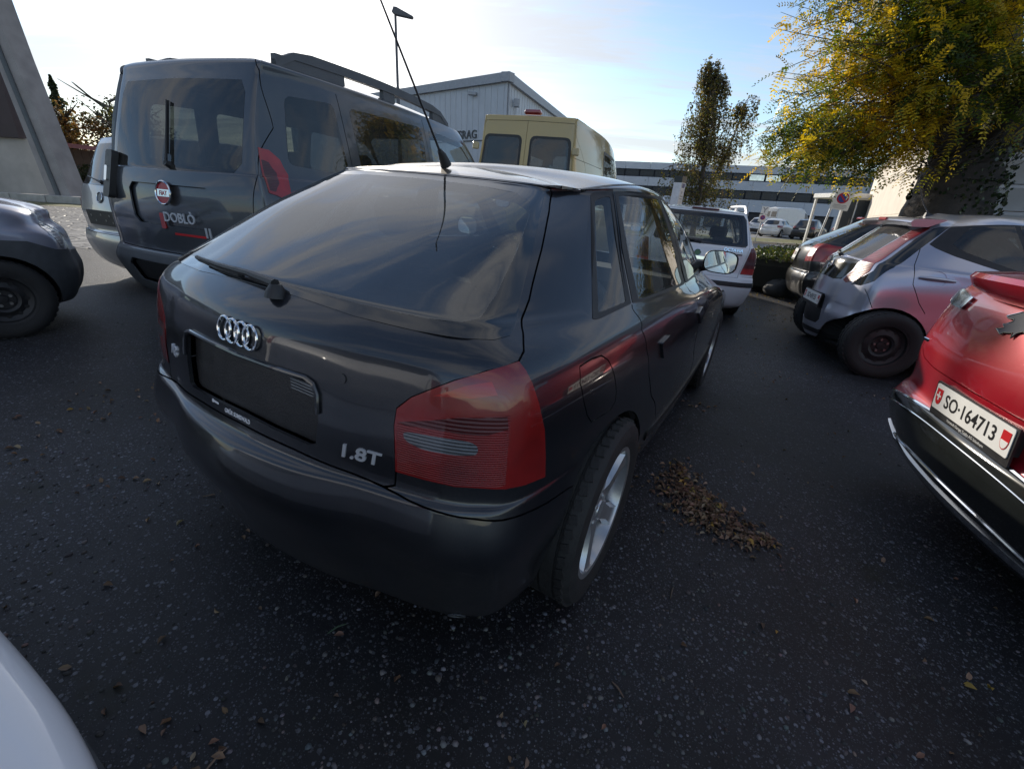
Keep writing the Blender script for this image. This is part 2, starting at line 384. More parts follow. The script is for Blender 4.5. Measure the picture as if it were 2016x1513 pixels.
# ---------------------------------------------------------------- car shells
def chains(tris):
    cnt={}
    for t in tris:
        for a,b in((t[0],t[1]),(t[1],t[2]),(t[2],t[0])):
            if (b,a) in cnt: del cnt[(b,a)]
            else: cnt[(a,b)]=1
    return list(cnt)
def shell(S,regions,nu,nv,parent,default,lin=None,skirt=.010,body='body'):
    """cut a body surface into panels. regions: dicts name, poly (list of uv rings), mat, off, skirt, sub-parent key; mat None = opening"""
    K,J=S.K,S.J
    su=2.4
    us=np.concatenate([np.arange(nu)/nu+i for i in range(K-1)]+[[K-1]]);vs=np.concatenate([np.arange(nv)/nv+i for i in range(J-1)]+[[J-1]])
    us=np.concatenate([-us[:0:-1],us])
    U,Vv=np.meshgrid(us,vs);G=np.stack([U.ravel(),Vv.ravel()],1)
    pts=[];edges=[];con=[]
    for r in regions:
        for ring in r['poly']:
            n0=len(con);k=len(ring);con+=[tuple(q) for q in ring]
            edges+=[(n0+i,n0+(i+1)%k) for i in range(k)]
    con=np.array(con,float).reshape(-1,2)
    con[:,1]=np.clip(con[:,1],0,J-1);con[:,0]=np.clip(con[:,0],-(K-1),K-1)
    if len(con):
        kd=kdtree.KDTree(len(con))
        for i,q in enumerate(con): kd.insert((q[0],q[1],0),i)
        kd.balance();thr=.3/max(nu,nv)
        keep=np.array([kd.find((a,b,0))[2]>thr or abs(abs(a)-(K-1))<1e-6 and (b<1e-6 or b>J-1-1e-6) for a,b in G])
        G=G[keep]
    allp=np.concatenate([con,G]) if len(con) else G
    res=delaunay_2d_cdt([Vector((a*su,b)) for a,b in allp],edges,[],0,1e-6)
    UV=np.array([(q[0]/su,q[1]) for q in res[0]]);T=np.array(res[2],int)
    cen=UV[T].mean(1)
    X=S.ev(UV[:,0],UV[:,1]);N=S.nrm(UV[:,0],UV[:,1])
    fn=np.cross(X[T[:,1]]-X[T[:,0]],X[T[:,2]]-X[T[:,0]])
    if (fn*N[T[:,0]]).sum()<0: T=T[:,[0,2,1]]
    own=np.full(len(T),-1)
    for i,r in enumerate(regions):
        m=np.zeros(len(T),bool)
        for ring in r['poly']: m^=inside(np.asarray(ring),cen)
        own[m]=i
    A=np.linalg.norm(fn,axis=1);ok=A>1e-11
    out={}
    def panel(name,ids,mat,off,sk,par,label=None):
        if not len(ids): return None
        t=T[ids];used=np.unique(t);re=np.full(len(UV),-1);re[used]=np.arange(len(used));t=re[t]
        P=X[used]+N[used]*off;n=N[used]
        V=list(P);F=[tuple(q) for q in t];NN=list(n)
        if sk>0:
            top={};bot={}
            for a,b in chains(t):
                if UV[used[a]][1]>J-1.001 and UV[used[b]][1]>J-1.001: continue
                if abs(abs(UV[used[a]][0])-(K-1))<1e-4 and abs(abs(UV[used[b]][0])-(K-1))<1e-4: continue
                for q in(a,b):
                    if q not in top:
                        d=n[q]
                        top[q]=len(V);V.append(P[q]);NN.append(d);bot[q]=len(V);V.append(P[q]-d*sk);NN.append(d)
                e=P[b]-P[a];l=np.linalg.norm(e)
                if l<1e-9: continue
                fnv=np.cross(e/l,n[a]);
                for q in(top[a],bot[a],top[b],bot[b]): NN[q]=fnv
                F.append((top[a],bot[a],bot[b],top[b]))
        o=mesh(name,V,F,mat,par,nrm=NN)
        if label: o['label']=label
        return o
    ids=np.nonzero((own==-1)&ok)[0]
    out['body']=panel(body,ids,default,0,skirt,parent)
    for i,r in enumerate(regions):
        if r.get('mat') is None: continue
        sel=np.nonzero((own==i)&ok)[0]
        par=parent
        if r.get('under'): par=out.get(r['under']) or out.get(r['under'][:-2]) or parent
        o=panel(r['name'],sel,r['mat'],r.get('off',0),r.get('skirt',skirt),par,r.get('label'))
        out[r.get('key',r['name'])]=o
    if lin is not None:
        op=np.zeros(len(T),bool)
        for i,r in enumerate(regions):
            if r.get('open') or (r.get('mat') is None and r.get('hole',True)): op|=own==i
        sel=np.nonzero(~op&ok&(cen[:,1]>lin['v0']))[0]
        t=T[sel][:,[0,2,1]];used=np.unique(t);re=np.full(len(UV),-1);re[used]=np.arange(len(used))
        q=X[used].copy();q[:,0]*=.955;q[:,2]=.75+(q[:,2]-.75)*np.where(q[:,2]>.75,.95,1);yc=(X[:,1].min()+X[:,1].max())/2;q[:,1]=yc+(q[:,1]-yc)*.982
        mesh('cabin_lining',q,re[t],lin['mat'],parent,nrm=-N[used])
    return out
def mir(ring): 
    a=np.asarray(ring).copy();a[:,0]*=-1;return a
def both(name,ring,mat,**k):
    """the same panel on the right and on the left side"""
    r=[dict(name=name,poly=[ring],mat=mat,key=k.get('key',name),**{q:w for q,w in k.items() if q not in('key','under')}),dict(name=name,poly=[mir(ring)],mat=mat,key=k.get('key',name)+'.l',**{q:w for q,w in k.items() if q not in('key','under')})]
    if k.get('under'): r[0]['under']=k['under'];r[1]['under']=k['under']+'.l'
    return r
def sym(half):
    """closed ring from a half outline that starts and ends on the centre line (u=0)"""
    h=np.asarray(half,float);m=mir(h)[::-1];return np.concatenate([h,m[1:-1]]) if abs(h[0,0])<1e-3 and abs(h[-1,0])<1e-3 else np.concatenate([h,m])
def gapline(S,uv,w=.0022,left=True):
    r=[dict(name='gap',poly=[strip(S,uv,w)],mat=None,hole=False)]
    if left: r.append(dict(name='gap',poly=[mir(strip(S,uv,w))],mat=None,hole=False))
    return r
def circ(c,r,n=36,a0=0,a1=360):
    return [(c[0]+r*math.cos(math.radians(a0+(a1-a0)*k/n)),c[1]+r*math.sin(math.radians(a0+(a1-a0)*k/n))) for k in range(n)]
# wheels ------------------------------------------------------------
def tyre_prof(R,rr,w):
    h=w/2
    return [(-h*.72,rr),(-h*.86,rr+.006),(-h*.98,rr+(R-rr)*.35),(-h,rr+(R-rr)*.6),(-h*.93,rr+(R-rr)*.86),(-h*.80,R-.004),(-h*.72,R),(-h*.52,R+.001),(-h*.50,R-.007),(-h*.44,R-.007),(-h*.42,R+.001),(-h*.06,R+.002),(-h*.04,R-.007),(h*.04,R-.007),(h*.06,R+.002),(h*.42,R+.001),(h*.44,R-.007),(h*.50,R-.007),(h*.52,R+.001),(h*.72,R),(h*.80,R-.004),(h*.93,rr+(R-rr)*.86),(h,rr+(R-rr)*.6),(h*.98,rr+(R-rr)*.35),(h*.86,rr+.006),(h*.72,rr)]
def make_wheel(parent,x,y,R,rr,w,style,side,mats,n=48,ang=0):
    """tyre with its rim as a child; side +1 right, -1 left"""
    t=MB().lathe(tyre_prof(R,rr,w),n);
    # tread blocks: cross cuts as raised lugs on the shoulders
    nl=n if n>=40 else 0
    for k in range(nl):
        a=2*math.pi*(k+.5)/nl
        for sx in(-1,1):
            cx=sx*w*.33;Rm=Matrix.Rotation(a,3,'X')
            p=Rm@Vector((cx,R,0))
            t.box(p,(w*.11,.009,2*math.pi*R/nl*.62),Matrix.Rotation(a,3,'X')@Matrix.Rotation(sx*.3,3,'Y'))
    o=t.build('wheel',mats['rubber'],parent,True);o.location=(x,y,R);o.rotation_euler=(ang,0,0)
    s=side;m=MB();f=w/2*s
    if style=='alloy':
        m.lathe([(s*w*.36,rr+.002),(s*w*.40,rr+.012),(s*w*.44,rr+.010),(s*w*.43,rr-.006),(s*w*.30,rr-.014),(s*w*.05,rr-.02),(-s*w*.30,rr-.018),(-s*w*.4,rr+.004)],n)
        k=5
        for i in range(k):
            a=2*math.pi*i/k+.3
            V=[];secs=[(.055,.050,.30,.24),(.085,.036,.335,.25),(.14,.032,.36,.26),(rr-.03,.040,.385,.27),(rr-.008,.052,.40,.28)]
            for (q,hw,fo,ba) in secs:
                for (dy,dx) in((-hw,ba),(-hw*.72,fo),(hw*.72,fo),(hw,ba)):
                    v=Matrix.Rotation(a,3,'X')@Vector((s*w*dx,dy,q));V.append(tuple(v))
            F=[]
            for j in range(len(secs)-1):
                for e in range(3): F.append((j*4+e,j*4+e+1,(j+1)*4+e+1,(j+1)*4+e))
            m.add(V,F)
        m.lathe([(s*w*.22,.070),(s*w*.30,.066),(s*w*.32,.050),(s*w*.315,.034),(s*w*.34,.032),(s*w*.345,.0)],24)
        for i in range(5):
            a=2*math.pi*(i+.5)/5+.3;v=Matrix.Rotation(a,3,'X')@Vector((0,0,.05));m.lathe([(s*w*.30,.0085),(s*w*.335,.0085),(s*w*.34,.0)],8,'x',(0,v.y,v.z))
        rim=m.build('rim',mats['alloy'],o,True,30)
        b=MB().lathe([(-s*w*.05,.135),(s*w*.02,.135),(s*w*.03,.12),(s*w*.03,.05)],32);b.build('brake_disc',mats['steel'],o,True)
    elif style=='cover':
        m.lathe([(s*w*.36,rr+.002),(s*w*.42,rr+.008),(s*w*.42,rr-.01),(s*w*.37,rr-.03),(s*w*.36,.09),(s*w*.41,.06),(s*w*.42,0)],n)
        rim=m.build('wheel_cover',mats['alloy'],o,True,30);q=MB()
        for i in range(8):
            a=2*math.pi*i/8;Rm=Matrix.Rotation(a,3,'X');q.box(Rm@Vector((s*w*.375,0,rr*.70)),(.012,.045,rr*.38),Rm)
        q.build('slots',mats['dark'],rim)
    else: # pressed steel disc
        m.lathe([(s*w*.34,rr+.002),(s*w*.40,rr+.010),(s*w*.42,rr+.004),(s*w*.40,rr-.012),(s*w*.28,rr-.02),(s*w*.20,rr-.05),(s*w*.24,rr-.075),(s*w*.27,rr*.52),(s*w*.22,rr*.42),(s*w*.12,rr*.38),(s*w*.12,rr*.17),(s*w*.16,rr*.15),(s*w*.17,0)],n)
        rim=m.build('rim',mats['steelwheel'],o,True,30);q=MB();b=MB()
        for i in range(12):
            a=2*math.pi*i/12;Rm=Matrix.Rotation(a,3,'X');v=Rm@Vector((s*w*.205,0,rr-.052));q.lathe([(0,.014),(s*.004,.014),(s*.004,0)],10,'x',v)
        for i in range(5):
            a=2*math.pi*i/5+.2;v=Matrix.Rotation(a,3,'X')@Vector((s*w*.12,0,rr*.27));b.lathe([(0,.011),(s*.018,.011),(s*.018,0)],6,'x',v)
        q.build('vent_holes',mats['dark'],rim);b.build('wheel_bolts',mats['steel'],rim)
    return o
def wheelhouse(parent,S,y,z,R):
    n=28;A=[math.radians(-25+230*k/n) for k in range(n+1)]
    uv=S.find([(y+(R-.01)*math.cos(a),max(.06,z+(R-.01)*math.sin(a))) for a in A],'side',(0,9));X=S.ev(uv[:,0],uv[:,1])[:,0]-.035
    for sx in(-1,1):
        V=[];F=[];q=4
        for k,a in enumerate(A):
            for (h,r) in ((X[k],R),(min(.50,X[k]-.04),R),(.44,R*.5),(.44,0.0)): V.append((sx*h,y+r*math.cos(a),z+r*math.sin(a)))
        for k in range(n):
            for i in range(q-1): F.append((k*q+i,k*q+i+1,(k+1)*q+i+1,(k+1)*q+i))
        mesh('wheel_arch',V,F,UNDER,parent)
def ground_z(x): return -.3*math.tanh(GK*x/.3) if x>0 else .10*math.tanh(-GK*x/.10)
def ground_slope(x): return -GK/math.cosh(GK*x/(.3 if x>0 else .10))**2
def ground_tilt(x):
    b=math.atan(ground_slope(x));return Matrix.Rotation(-b,3,'Y')
def set_car(o,x,y,yaw,dz=0,scale=1.0):
    R=ground_tilt(x)@Matrix.Rotation(math.radians(yaw),3,'Z')
    o.matrix_world=Matrix.Translation(Vector((x,y,ground_z(x)+dz)))@R.to_4x4()@Matrix.Diagonal((scale,scale,scale,1))
AUDI_ROWS=[ # zr yr rdz rw rc rb  w zs  zf yf fw fc fb
 body_row(.175,-.60,.0,.90,.26,.05, .74,.20, .20,3.18,.90,.30,.06),
 body_row(.222,-.665,.0,.915,.30,.06, .80,.235,.25,3.28,.93,.34,.08),
 body_row(.38,-.725,.0,.915,.32,.07,.835,.33,.34,3.36,.94,.38,.09),
 body_row(.49,-.755,.0,.91,.33,.07,.85,.46,.46,3.385,.94,.40,.09),
 body_row(.585,-.73,.0,.885,.33,.06,.857,.56,.56,3.37,.94,.42,.09),
 body_row(.615,-.695,.0,.875,.315,.05,.861,.64,.62,3.35,.93,.44,.09),
 body_row(.72,-.678,.0,.87,.305,.04,.864,.75,.68,3.32,.93,.46,.09),
 body_row(.83,-.665,.0,.86,.295,.04,.858,.85,.73,3.26,.93,.48,.10),
 body_row(.915,-.645,.0,.838,.28,.04,.838,.925,.80,2.95,.95,.55,.12),
 body_row(.985,-.58,-.012,.80,.24,.035,.79,.975,.955,2.02,.93,.30,.16),
 body_row(1.02,-.53,-.01,.785,.23,.035,.762,1.02,1.005,1.90,.93,.28,.16),
 body_row(1.16,-.27,-.005,.77,.17,.02,.69,1.165,1.19,1.55,.92,.22,.12),
 body_row(1.278,-.01,-.004,.74,.11,.012,.622,1.295,1.312,1.24,.90,.18,.09),
 body_row(1.303,.045,-.012,.83,.11,.015,.575,1.338,1.342,1.14,.90,.17,.08),
 body_row(1.330,.17,-.008,.82,.13,.01,.36,1.367,1.375,.98,.90,.15,.06),
 body_row(1.342,.26,.0,1,.13,.0,.0,1.380,1.384,.86,1,.13,.0),
]
AUDI_UV={
 'glass_half':[(0.513,8.851),(0.581,8.853),(1.698,8.685),(2.451,8.626),(2.85,8.629),(3.412,8.621),(3.825,8.629),(3.995,10.0),(3.904,10.672),(3.672,11.342),(3.161,11.965),(2.787,12.02),(2.273,12.049),(1.307,12.143),(0.129,12.207),(-0.408,12.158)],
 'hatch_half':[(4.048,13.952),(3.638,11.546),(3.955,10.672),(4.03,10.092),(3.868,8.643),(3.749,8.21),(3.672,8.085)],
 'lamp':[(2.346,5.402),(2.322,5.929),(2.303,6.388),(2.317,6.737),(2.44,7.046),(2.604,7.313),(2.807,7.608),(3.162,7.901),(3.679,8.083),(3.739,7.835),(3.782,7.517),(3.831,7.008),(3.895,6.393),(3.935,5.746),(3.97,5.17),(3.742,5.263),(3.282,5.356),(2.837,5.369),(2.586,5.393)],
 'reverse':[(2.389,6.325),(2.609,6.362),(2.884,6.383),(2.994,6.319),(3.024,6.207),(3.003,6.088),(2.807,6.054),(2.562,6.037),(2.425,6.114),(2.383,6.216)],
 'lamp_upper':[(2.331,6.704),(2.453,6.999),(2.803,7.536),(3.215,7.881),(3.342,7.327),(3.386,6.967),(2.809,6.877),(2.351,6.571)],
 'lamp_mid':[(2.318,6.51),(2.81,6.836),(3.393,6.913),(3.411,6.621),(3.109,6.449),(2.648,6.454),(2.399,6.415),(2.321,6.388)],
 'lamp_low':[(2.344,5.798),(2.625,5.874),(2.833,5.931),(3.416,6.043),(3.495,5.441),(3.171,5.417),(2.834,5.429),(2.583,5.452),(2.356,5.473)],
 'bump_seam':[(0.452,5.278),(1.313,4.904),(2.019,4.481),(2.425,4.201),(2.479,4.14),(2.753,4.045),(3.127,3.945),(3.582,3.819),(3.89,3.655),(4.027,3.666),(4.223,3.624),(4.389,3.494),(4.679,2.852)],
 'hatch_side':[(2.346,5.402),(2.357,5.085),(2.43,4.182)],
 'recess':[(-0.002,6.856),(0.541,6.83),(0.869,6.881),(1.1,6.874),(1.248,6.767),(1.304,6.604),(1.323,5.999),(1.303,5.405),(1.162,5.333),(0.979,5.385),(0.553,5.449),(0.085,5.524)],
 'qwin_o':[(4.583,12.116),(4.977,12.424),(5.176,9.245),(4.593,8.737)],
 'qwin':[(4.655,11.908),(4.947,12.056),(5.13,9.513),(4.672,8.974)],
 'rwin':[(5.166,12.105),(7.234,12.471),(6.692,9.8),(5.301,9.451)],
 'fwin':[(8.672,12.176),(8.812,11.627),(8.875,11.057),(8.812,9.844),(7.143,9.737)],
 'rdoor_gap':[(4.977,12.424),(5.163,9.161),(4.877,7.851),(4.867,6.976),(4.943,5.986),(5.256,3.915)],
 'fdoor_gap':[(8.062,12.697),(6.942,9.417),(6.107,7.787),(6.02,6.887),(6.172,5.115)],
 'flap':[(4.236,7.505),(4.34,7.584),(4.426,7.564),(4.47,7.337),(4.51,6.803),(4.546,6.251),(4.549,5.977),(4.514,5.82),(4.337,5.86),(4.291,6.119),(4.246,6.566),(4.219,7.06)],
 'handle':[(5.058,6.876),(5.229,7.056),(5.268,6.58),(5.131,6.256)],
 'fhandle':[(5.976,7.156),(6.204,7.469),(6.188,7.016),(6.062,6.457)],
 'rings':[(-0.309,7.464),(-0.162,7.459),(-0.021,7.436),(0.131,7.42)],
 'badge18T':[(1.743,5.593),(2.233,5.583),(1.875,5.265),(2.19,5.229)],
 'gmur':[(-0.325,5.452),(0.257,5.357)],
 'dots':[(-0.604,5.426),(-0.43,5.435)],
 'a3':[(-2.057,6.019),(-1.699,5.82)],
 'toweye':[(2.94,1.085)],
 'wiper':[(-1.662,9.021),(-0.574,8.966),(0.345,9.106),(0.144,9.687),(0.67,8.589)],
 'ditch':[(4.348,14.154),(5.514,14.029),(6.25,13.625)],
 'lock':[(1.697,7.094)],
 'ant':[(-5.485,14.178)],
}
# ---------------------------------------------------------------- shared car materials
MR=dict(rubber=pbr('tyre rubber',(.018,.018,.019),.72,0,.25,30,.25,160),alloy=pbr('silver wheel paint',(.50,.51,.53),.3,.75,.12,20),steel=pbr('bare steel',(.35,.34,.33),.38,.9,.2,30),steelwheel=pbr('black steel wheel',(.022,.022,.024),.5,.2,.3,20),dark=pbr('black hole plastic',(.008,.008,.009),.7))
BLACKP=pbr('black trim plastic',(.02,.02,.022),.45,0,.2,25,.12,220)
GREYP=pbr('grey bumper plastic',(.055,.06,.068),.55,0,.15,20,.15,260)
LINER=pbr('cabin cloth dark',(.022,.022,.025),.85,0,.2,30)
SEAT=pbr('seat cloth grey',(.035,.036,.042),.9,0,.25,60,.2,300)
CHROME=pbr('chrome',(.72,.74,.77),.09,1,.05)
BADGE=pbr('satin badge metal',(.62,.64,.68),.35,.5,.05)
GLOSSB=pbr('gloss black plastic',(.012,.014,.014),.12,0,.15,6,coat=.6)
FRIT=pbr('black glass border',(.012,.013,.015),.06,0,.1,10,coat=1)
UNDER=pbr('underbody',(.012,.012,.012),.9)
GLASS=glass('car glass',(.78,.82,.80),.04)
GLASSD=glass('tinted car glass',(.16,.18,.18),.05)
REDL=lens('red lamp',(.30,.012,.012),0)
REDR=lens('red lamp ribbed',(.26,.010,.011),1150)
REDD=lens('dark red lamp ribbed',(.10,.006,.008),700)
CLEARL=lens('clear lamp ribbed',(.16,.17,.19),800,.08,.4,.5)
REFL=lens('red reflector',(.55,.015,.01),0,.05)
PLATEW=pbr('white number plate',(.72,.72,.70),.35,0,.04)
PLATEB=pbr('plate black paint',(.01,.01,.012),.45)
PRED=pbr('plate red paint',(.5,.015,.02),.4)
HEADL=lens('headlamp clear',(.45,.47,.5),300,.05,.5,.3)
def underbody(S,parent,z=None):
    u=np.linspace(0,S.K-1,60);P=S.ev(u,np.zeros_like(u)+.02)
    if z is not None: P[:,2]=z
    R=list(P);Lf=[p*np.array([-1,1,1]) for p in P[::-1]][1:-1];V=R+Lf
    return mesh('underbody',V,[tuple(range(len(V)))],UNDER,parent)
def seat(parent,x,y,z,name='seat',h=.62,w=.46,head=True):
    m=MB();m.box((x,y+.02,z+.09),(w,.48,.17),bev=.05)
    R=Matrix.Rotation(math.radians(16),3,'X')
    m.box((x,y-.27,z+.12+h/2),(w*.96,.13,h),R,bev=.05)
    o=m.build(name,SEAT,parent,True,40)
    if head:
        q=MB().box((x,y-.27-h*.17-.05,z+.12+h+.10),(.25,.09,.17),R,bev=.035)
        for d in(-.05,.05): q.tube([(x+d,y-.27-h*.13,z+.1+h),(x+d,y-.27-h*.16,z+.19+h)],.006,6)
        q.build('headrest',SEAT,o,True,40)
    return o
def cabin(S,parent,yr,yf,w,zf=.30,hs=.62,dash=1.45,rear=True,wheelx=-.34):
    MB().box((0,(yr+yf)/2,zf-.04),(w*2-.06,yf-yr,.04)).build('cabin_floor',LINER,parent)
    m=MB().box((0,dash+.2,.80),(w*2-.12,.42,.24),bev=.07);m.box((wheelx,dash+.04,.93),(.36,.14,.09),bev=.04);m.build('dashboard',LINER,parent,True,40)
    ring=[];Rw=Matrix.Rotation(math.radians(-62),3,'X')
    t=MB();c=Vector((wheelx,dash-.12,.90))
    t.tube([c+Rw@Vector((.185*math.cos(a),.185*math.sin(a),0)) for a in np.linspace(0,2*math.pi,33)],.015,8,cap=False)
    for a in(0,math.pi,-math.pi/2): t.tube([c,c+Rw@Vector((.18*math.cos(a),.18*math.sin(a),0))],.014,6)
    t.lathe([(-.02,0),(-.02,.055),(.02,.05),(.03,0)],16,'y',c);t.build('steering_wheel',MR['dark'],parent,True)
    for sx in(-1,1): seat(parent,sx*.36,dash-.72,zf,h=hs)
    if rear:
        m=MB().box((0,yr+.72,zf+.12),(w*2-.3,.46,.2),bev=.06);R=Matrix.Rotation(math.radians(20),3,'X');m.box((0,yr+.42,zf+.38),(w*2-.34,.13,.60),R,bev=.05);b=m.build('rear_bench',SEAT,parent,True,40)
        for sx in(-1,1): MB().box((sx*.33,yr+.29,zf+.70),(.26,.09,.12),R,bev=.03).build('headrest',SEAT,b,True,40)
def frame_at(S,u,v,up=(0,0,1)):
    """origin and (right, up, out) axes of a tangent frame as seen from outside"""
    o=S.ev(np.array(u),np.array(v));n=S.nrm(np.array(u),np.array(v));
    if u<0: pass
    t=np.cross(np.array(up,float),n);t/=np.linalg.norm(t);b=np.cross(n,t)
    return o,t,b,n
def mirror_pair(parent,x,y,z,paintm,w=.19,h=.125,glassm=None):
    for sx in(1,-1):
        m=MB();V=[];F=[];n=20
        prof=[(-.0,.02),(.02,.62),(.05,.86),(.085,.97),(.11,1.0),(.118,.96)]
        for q,(d,k) in enumerate(prof):
            for i in range(n):
                a=2*math.pi*i/n;ca,sa=math.cos(a),math.sin(a)
                e=2/3.2
                px=math.copysign(abs(ca)**e,ca)*w/2*k;pz=math.copysign(abs(sa)**e,sa)*h/2*k
                V.append((sx*(x+w*.05)+px,y+.118-d,z+pz))
        for q in range(len(prof)-1):
            for i in range(n): F.append((q*n+i,q*n+(i+1)%n,(q+1)*n+(i+1)%n,(q+1)*n+i))
        m.add(V,F);m.tube([(sx*(x-w*.75),y+.09,z-.05),(sx*(x-w*.3),y+.08,z-.025)],[.035,.03],8,1)
        o=m.build('door_mirror',[paintm,BLACKP],parent,True,50)
        g=[(math.copysign(abs(math.cos(a))**.62,math.cos(a))*w/2*.90,math.copysign(abs(math.sin(a))**.62,math.sin(a))*h/2*.90) for a in np.linspace(0,2*math.pi,24,endpoint=False)]
        MB().prism(g,0,.004,lambda a,b,hh,sx=sx:(sx*(x+w*.05)+a,y+.006-hh,z+b)).build('mirror_glass',glassm or pbr('mirror',(.75,.78,.8),.02,1,.02),o)
def swiss_plate(parent,S,fr,txt,w=.5,h=.11,size=.075,canton=True,two=False,holder=True,advert=None,name='number_plate'):
    m=MB().prism(fillet([(-w/2,-h/2),(w/2,-h/2),(w/2,h/2),(-w/2,h/2)],.008,3),0,.003,fr)
    o=m.build(name,PLATEW,parent)
    if holder:
        a=MB().prism(fillet([(-w/2-.012,-h/2-.03),(w/2+.012,-h/2-.03),(w/2+.012,h/2+.008),(-w/2-.012,h/2+.008)],.008,3),-.008,-.0005,fr);hd=a.build('plate_holder',BLACKP,o)
        if advert: text_mesh(advert,.016,'dealer_lettering',PLATEW,hd,lambda x,y,z:fr(x,y-h/2-.0215,-.0005+z),.0004)
    def sh(c,mat2,cross):
        P=[(c-.022,.036),(c+.022,.036),(c+.022,.002)]+[(c+.022*math.cos(t),.002-.036*math.sin(t)) for t in np.linspace(.2,math.pi-.2,7)]+[(c-.022,.002)]
        b=MB().prism(P,.003,.0042,fr).build('shield',PRED,o)
        if cross:
            k=MB().prism([(c-.004,.024),(c+.004,.024),(c+.004,-.014),(c-.004,-.014)],.0042,.0048,fr);k.prism([(c-.015,.009),(c-.0045,.009),(c-.0045,.001),(c-.015,.001)],.0042,.0049,fr);k.prism([(c+.0045,.009),(c+.015,.009),(c+.015,.001),(c+.0045,.001)],.0042,.0049,fr);k.build('cross',PLATEW,b)
        else:
            P=[(c-.019,.0)]+[(c-.019*math.cos(t),.0-.030*math.sin(t)) for t in np.linspace(.2,math.pi-.2,7)]+[(c+.019,.0)]
            MB().prism(P,.0042,.0048,fr).build('shield_field',PLATEW,b)
    sh(-w/2+.032,None,True)
    if canton: sh(w/2-.032,None,False)
    text_mesh(txt,size,'plate_characters',PLATEB,o,lambda a,b,z:fr(a,b-size*.34,.003+z),.0008,xs=.92,bold=.0012)
    return o
exec_rows=None
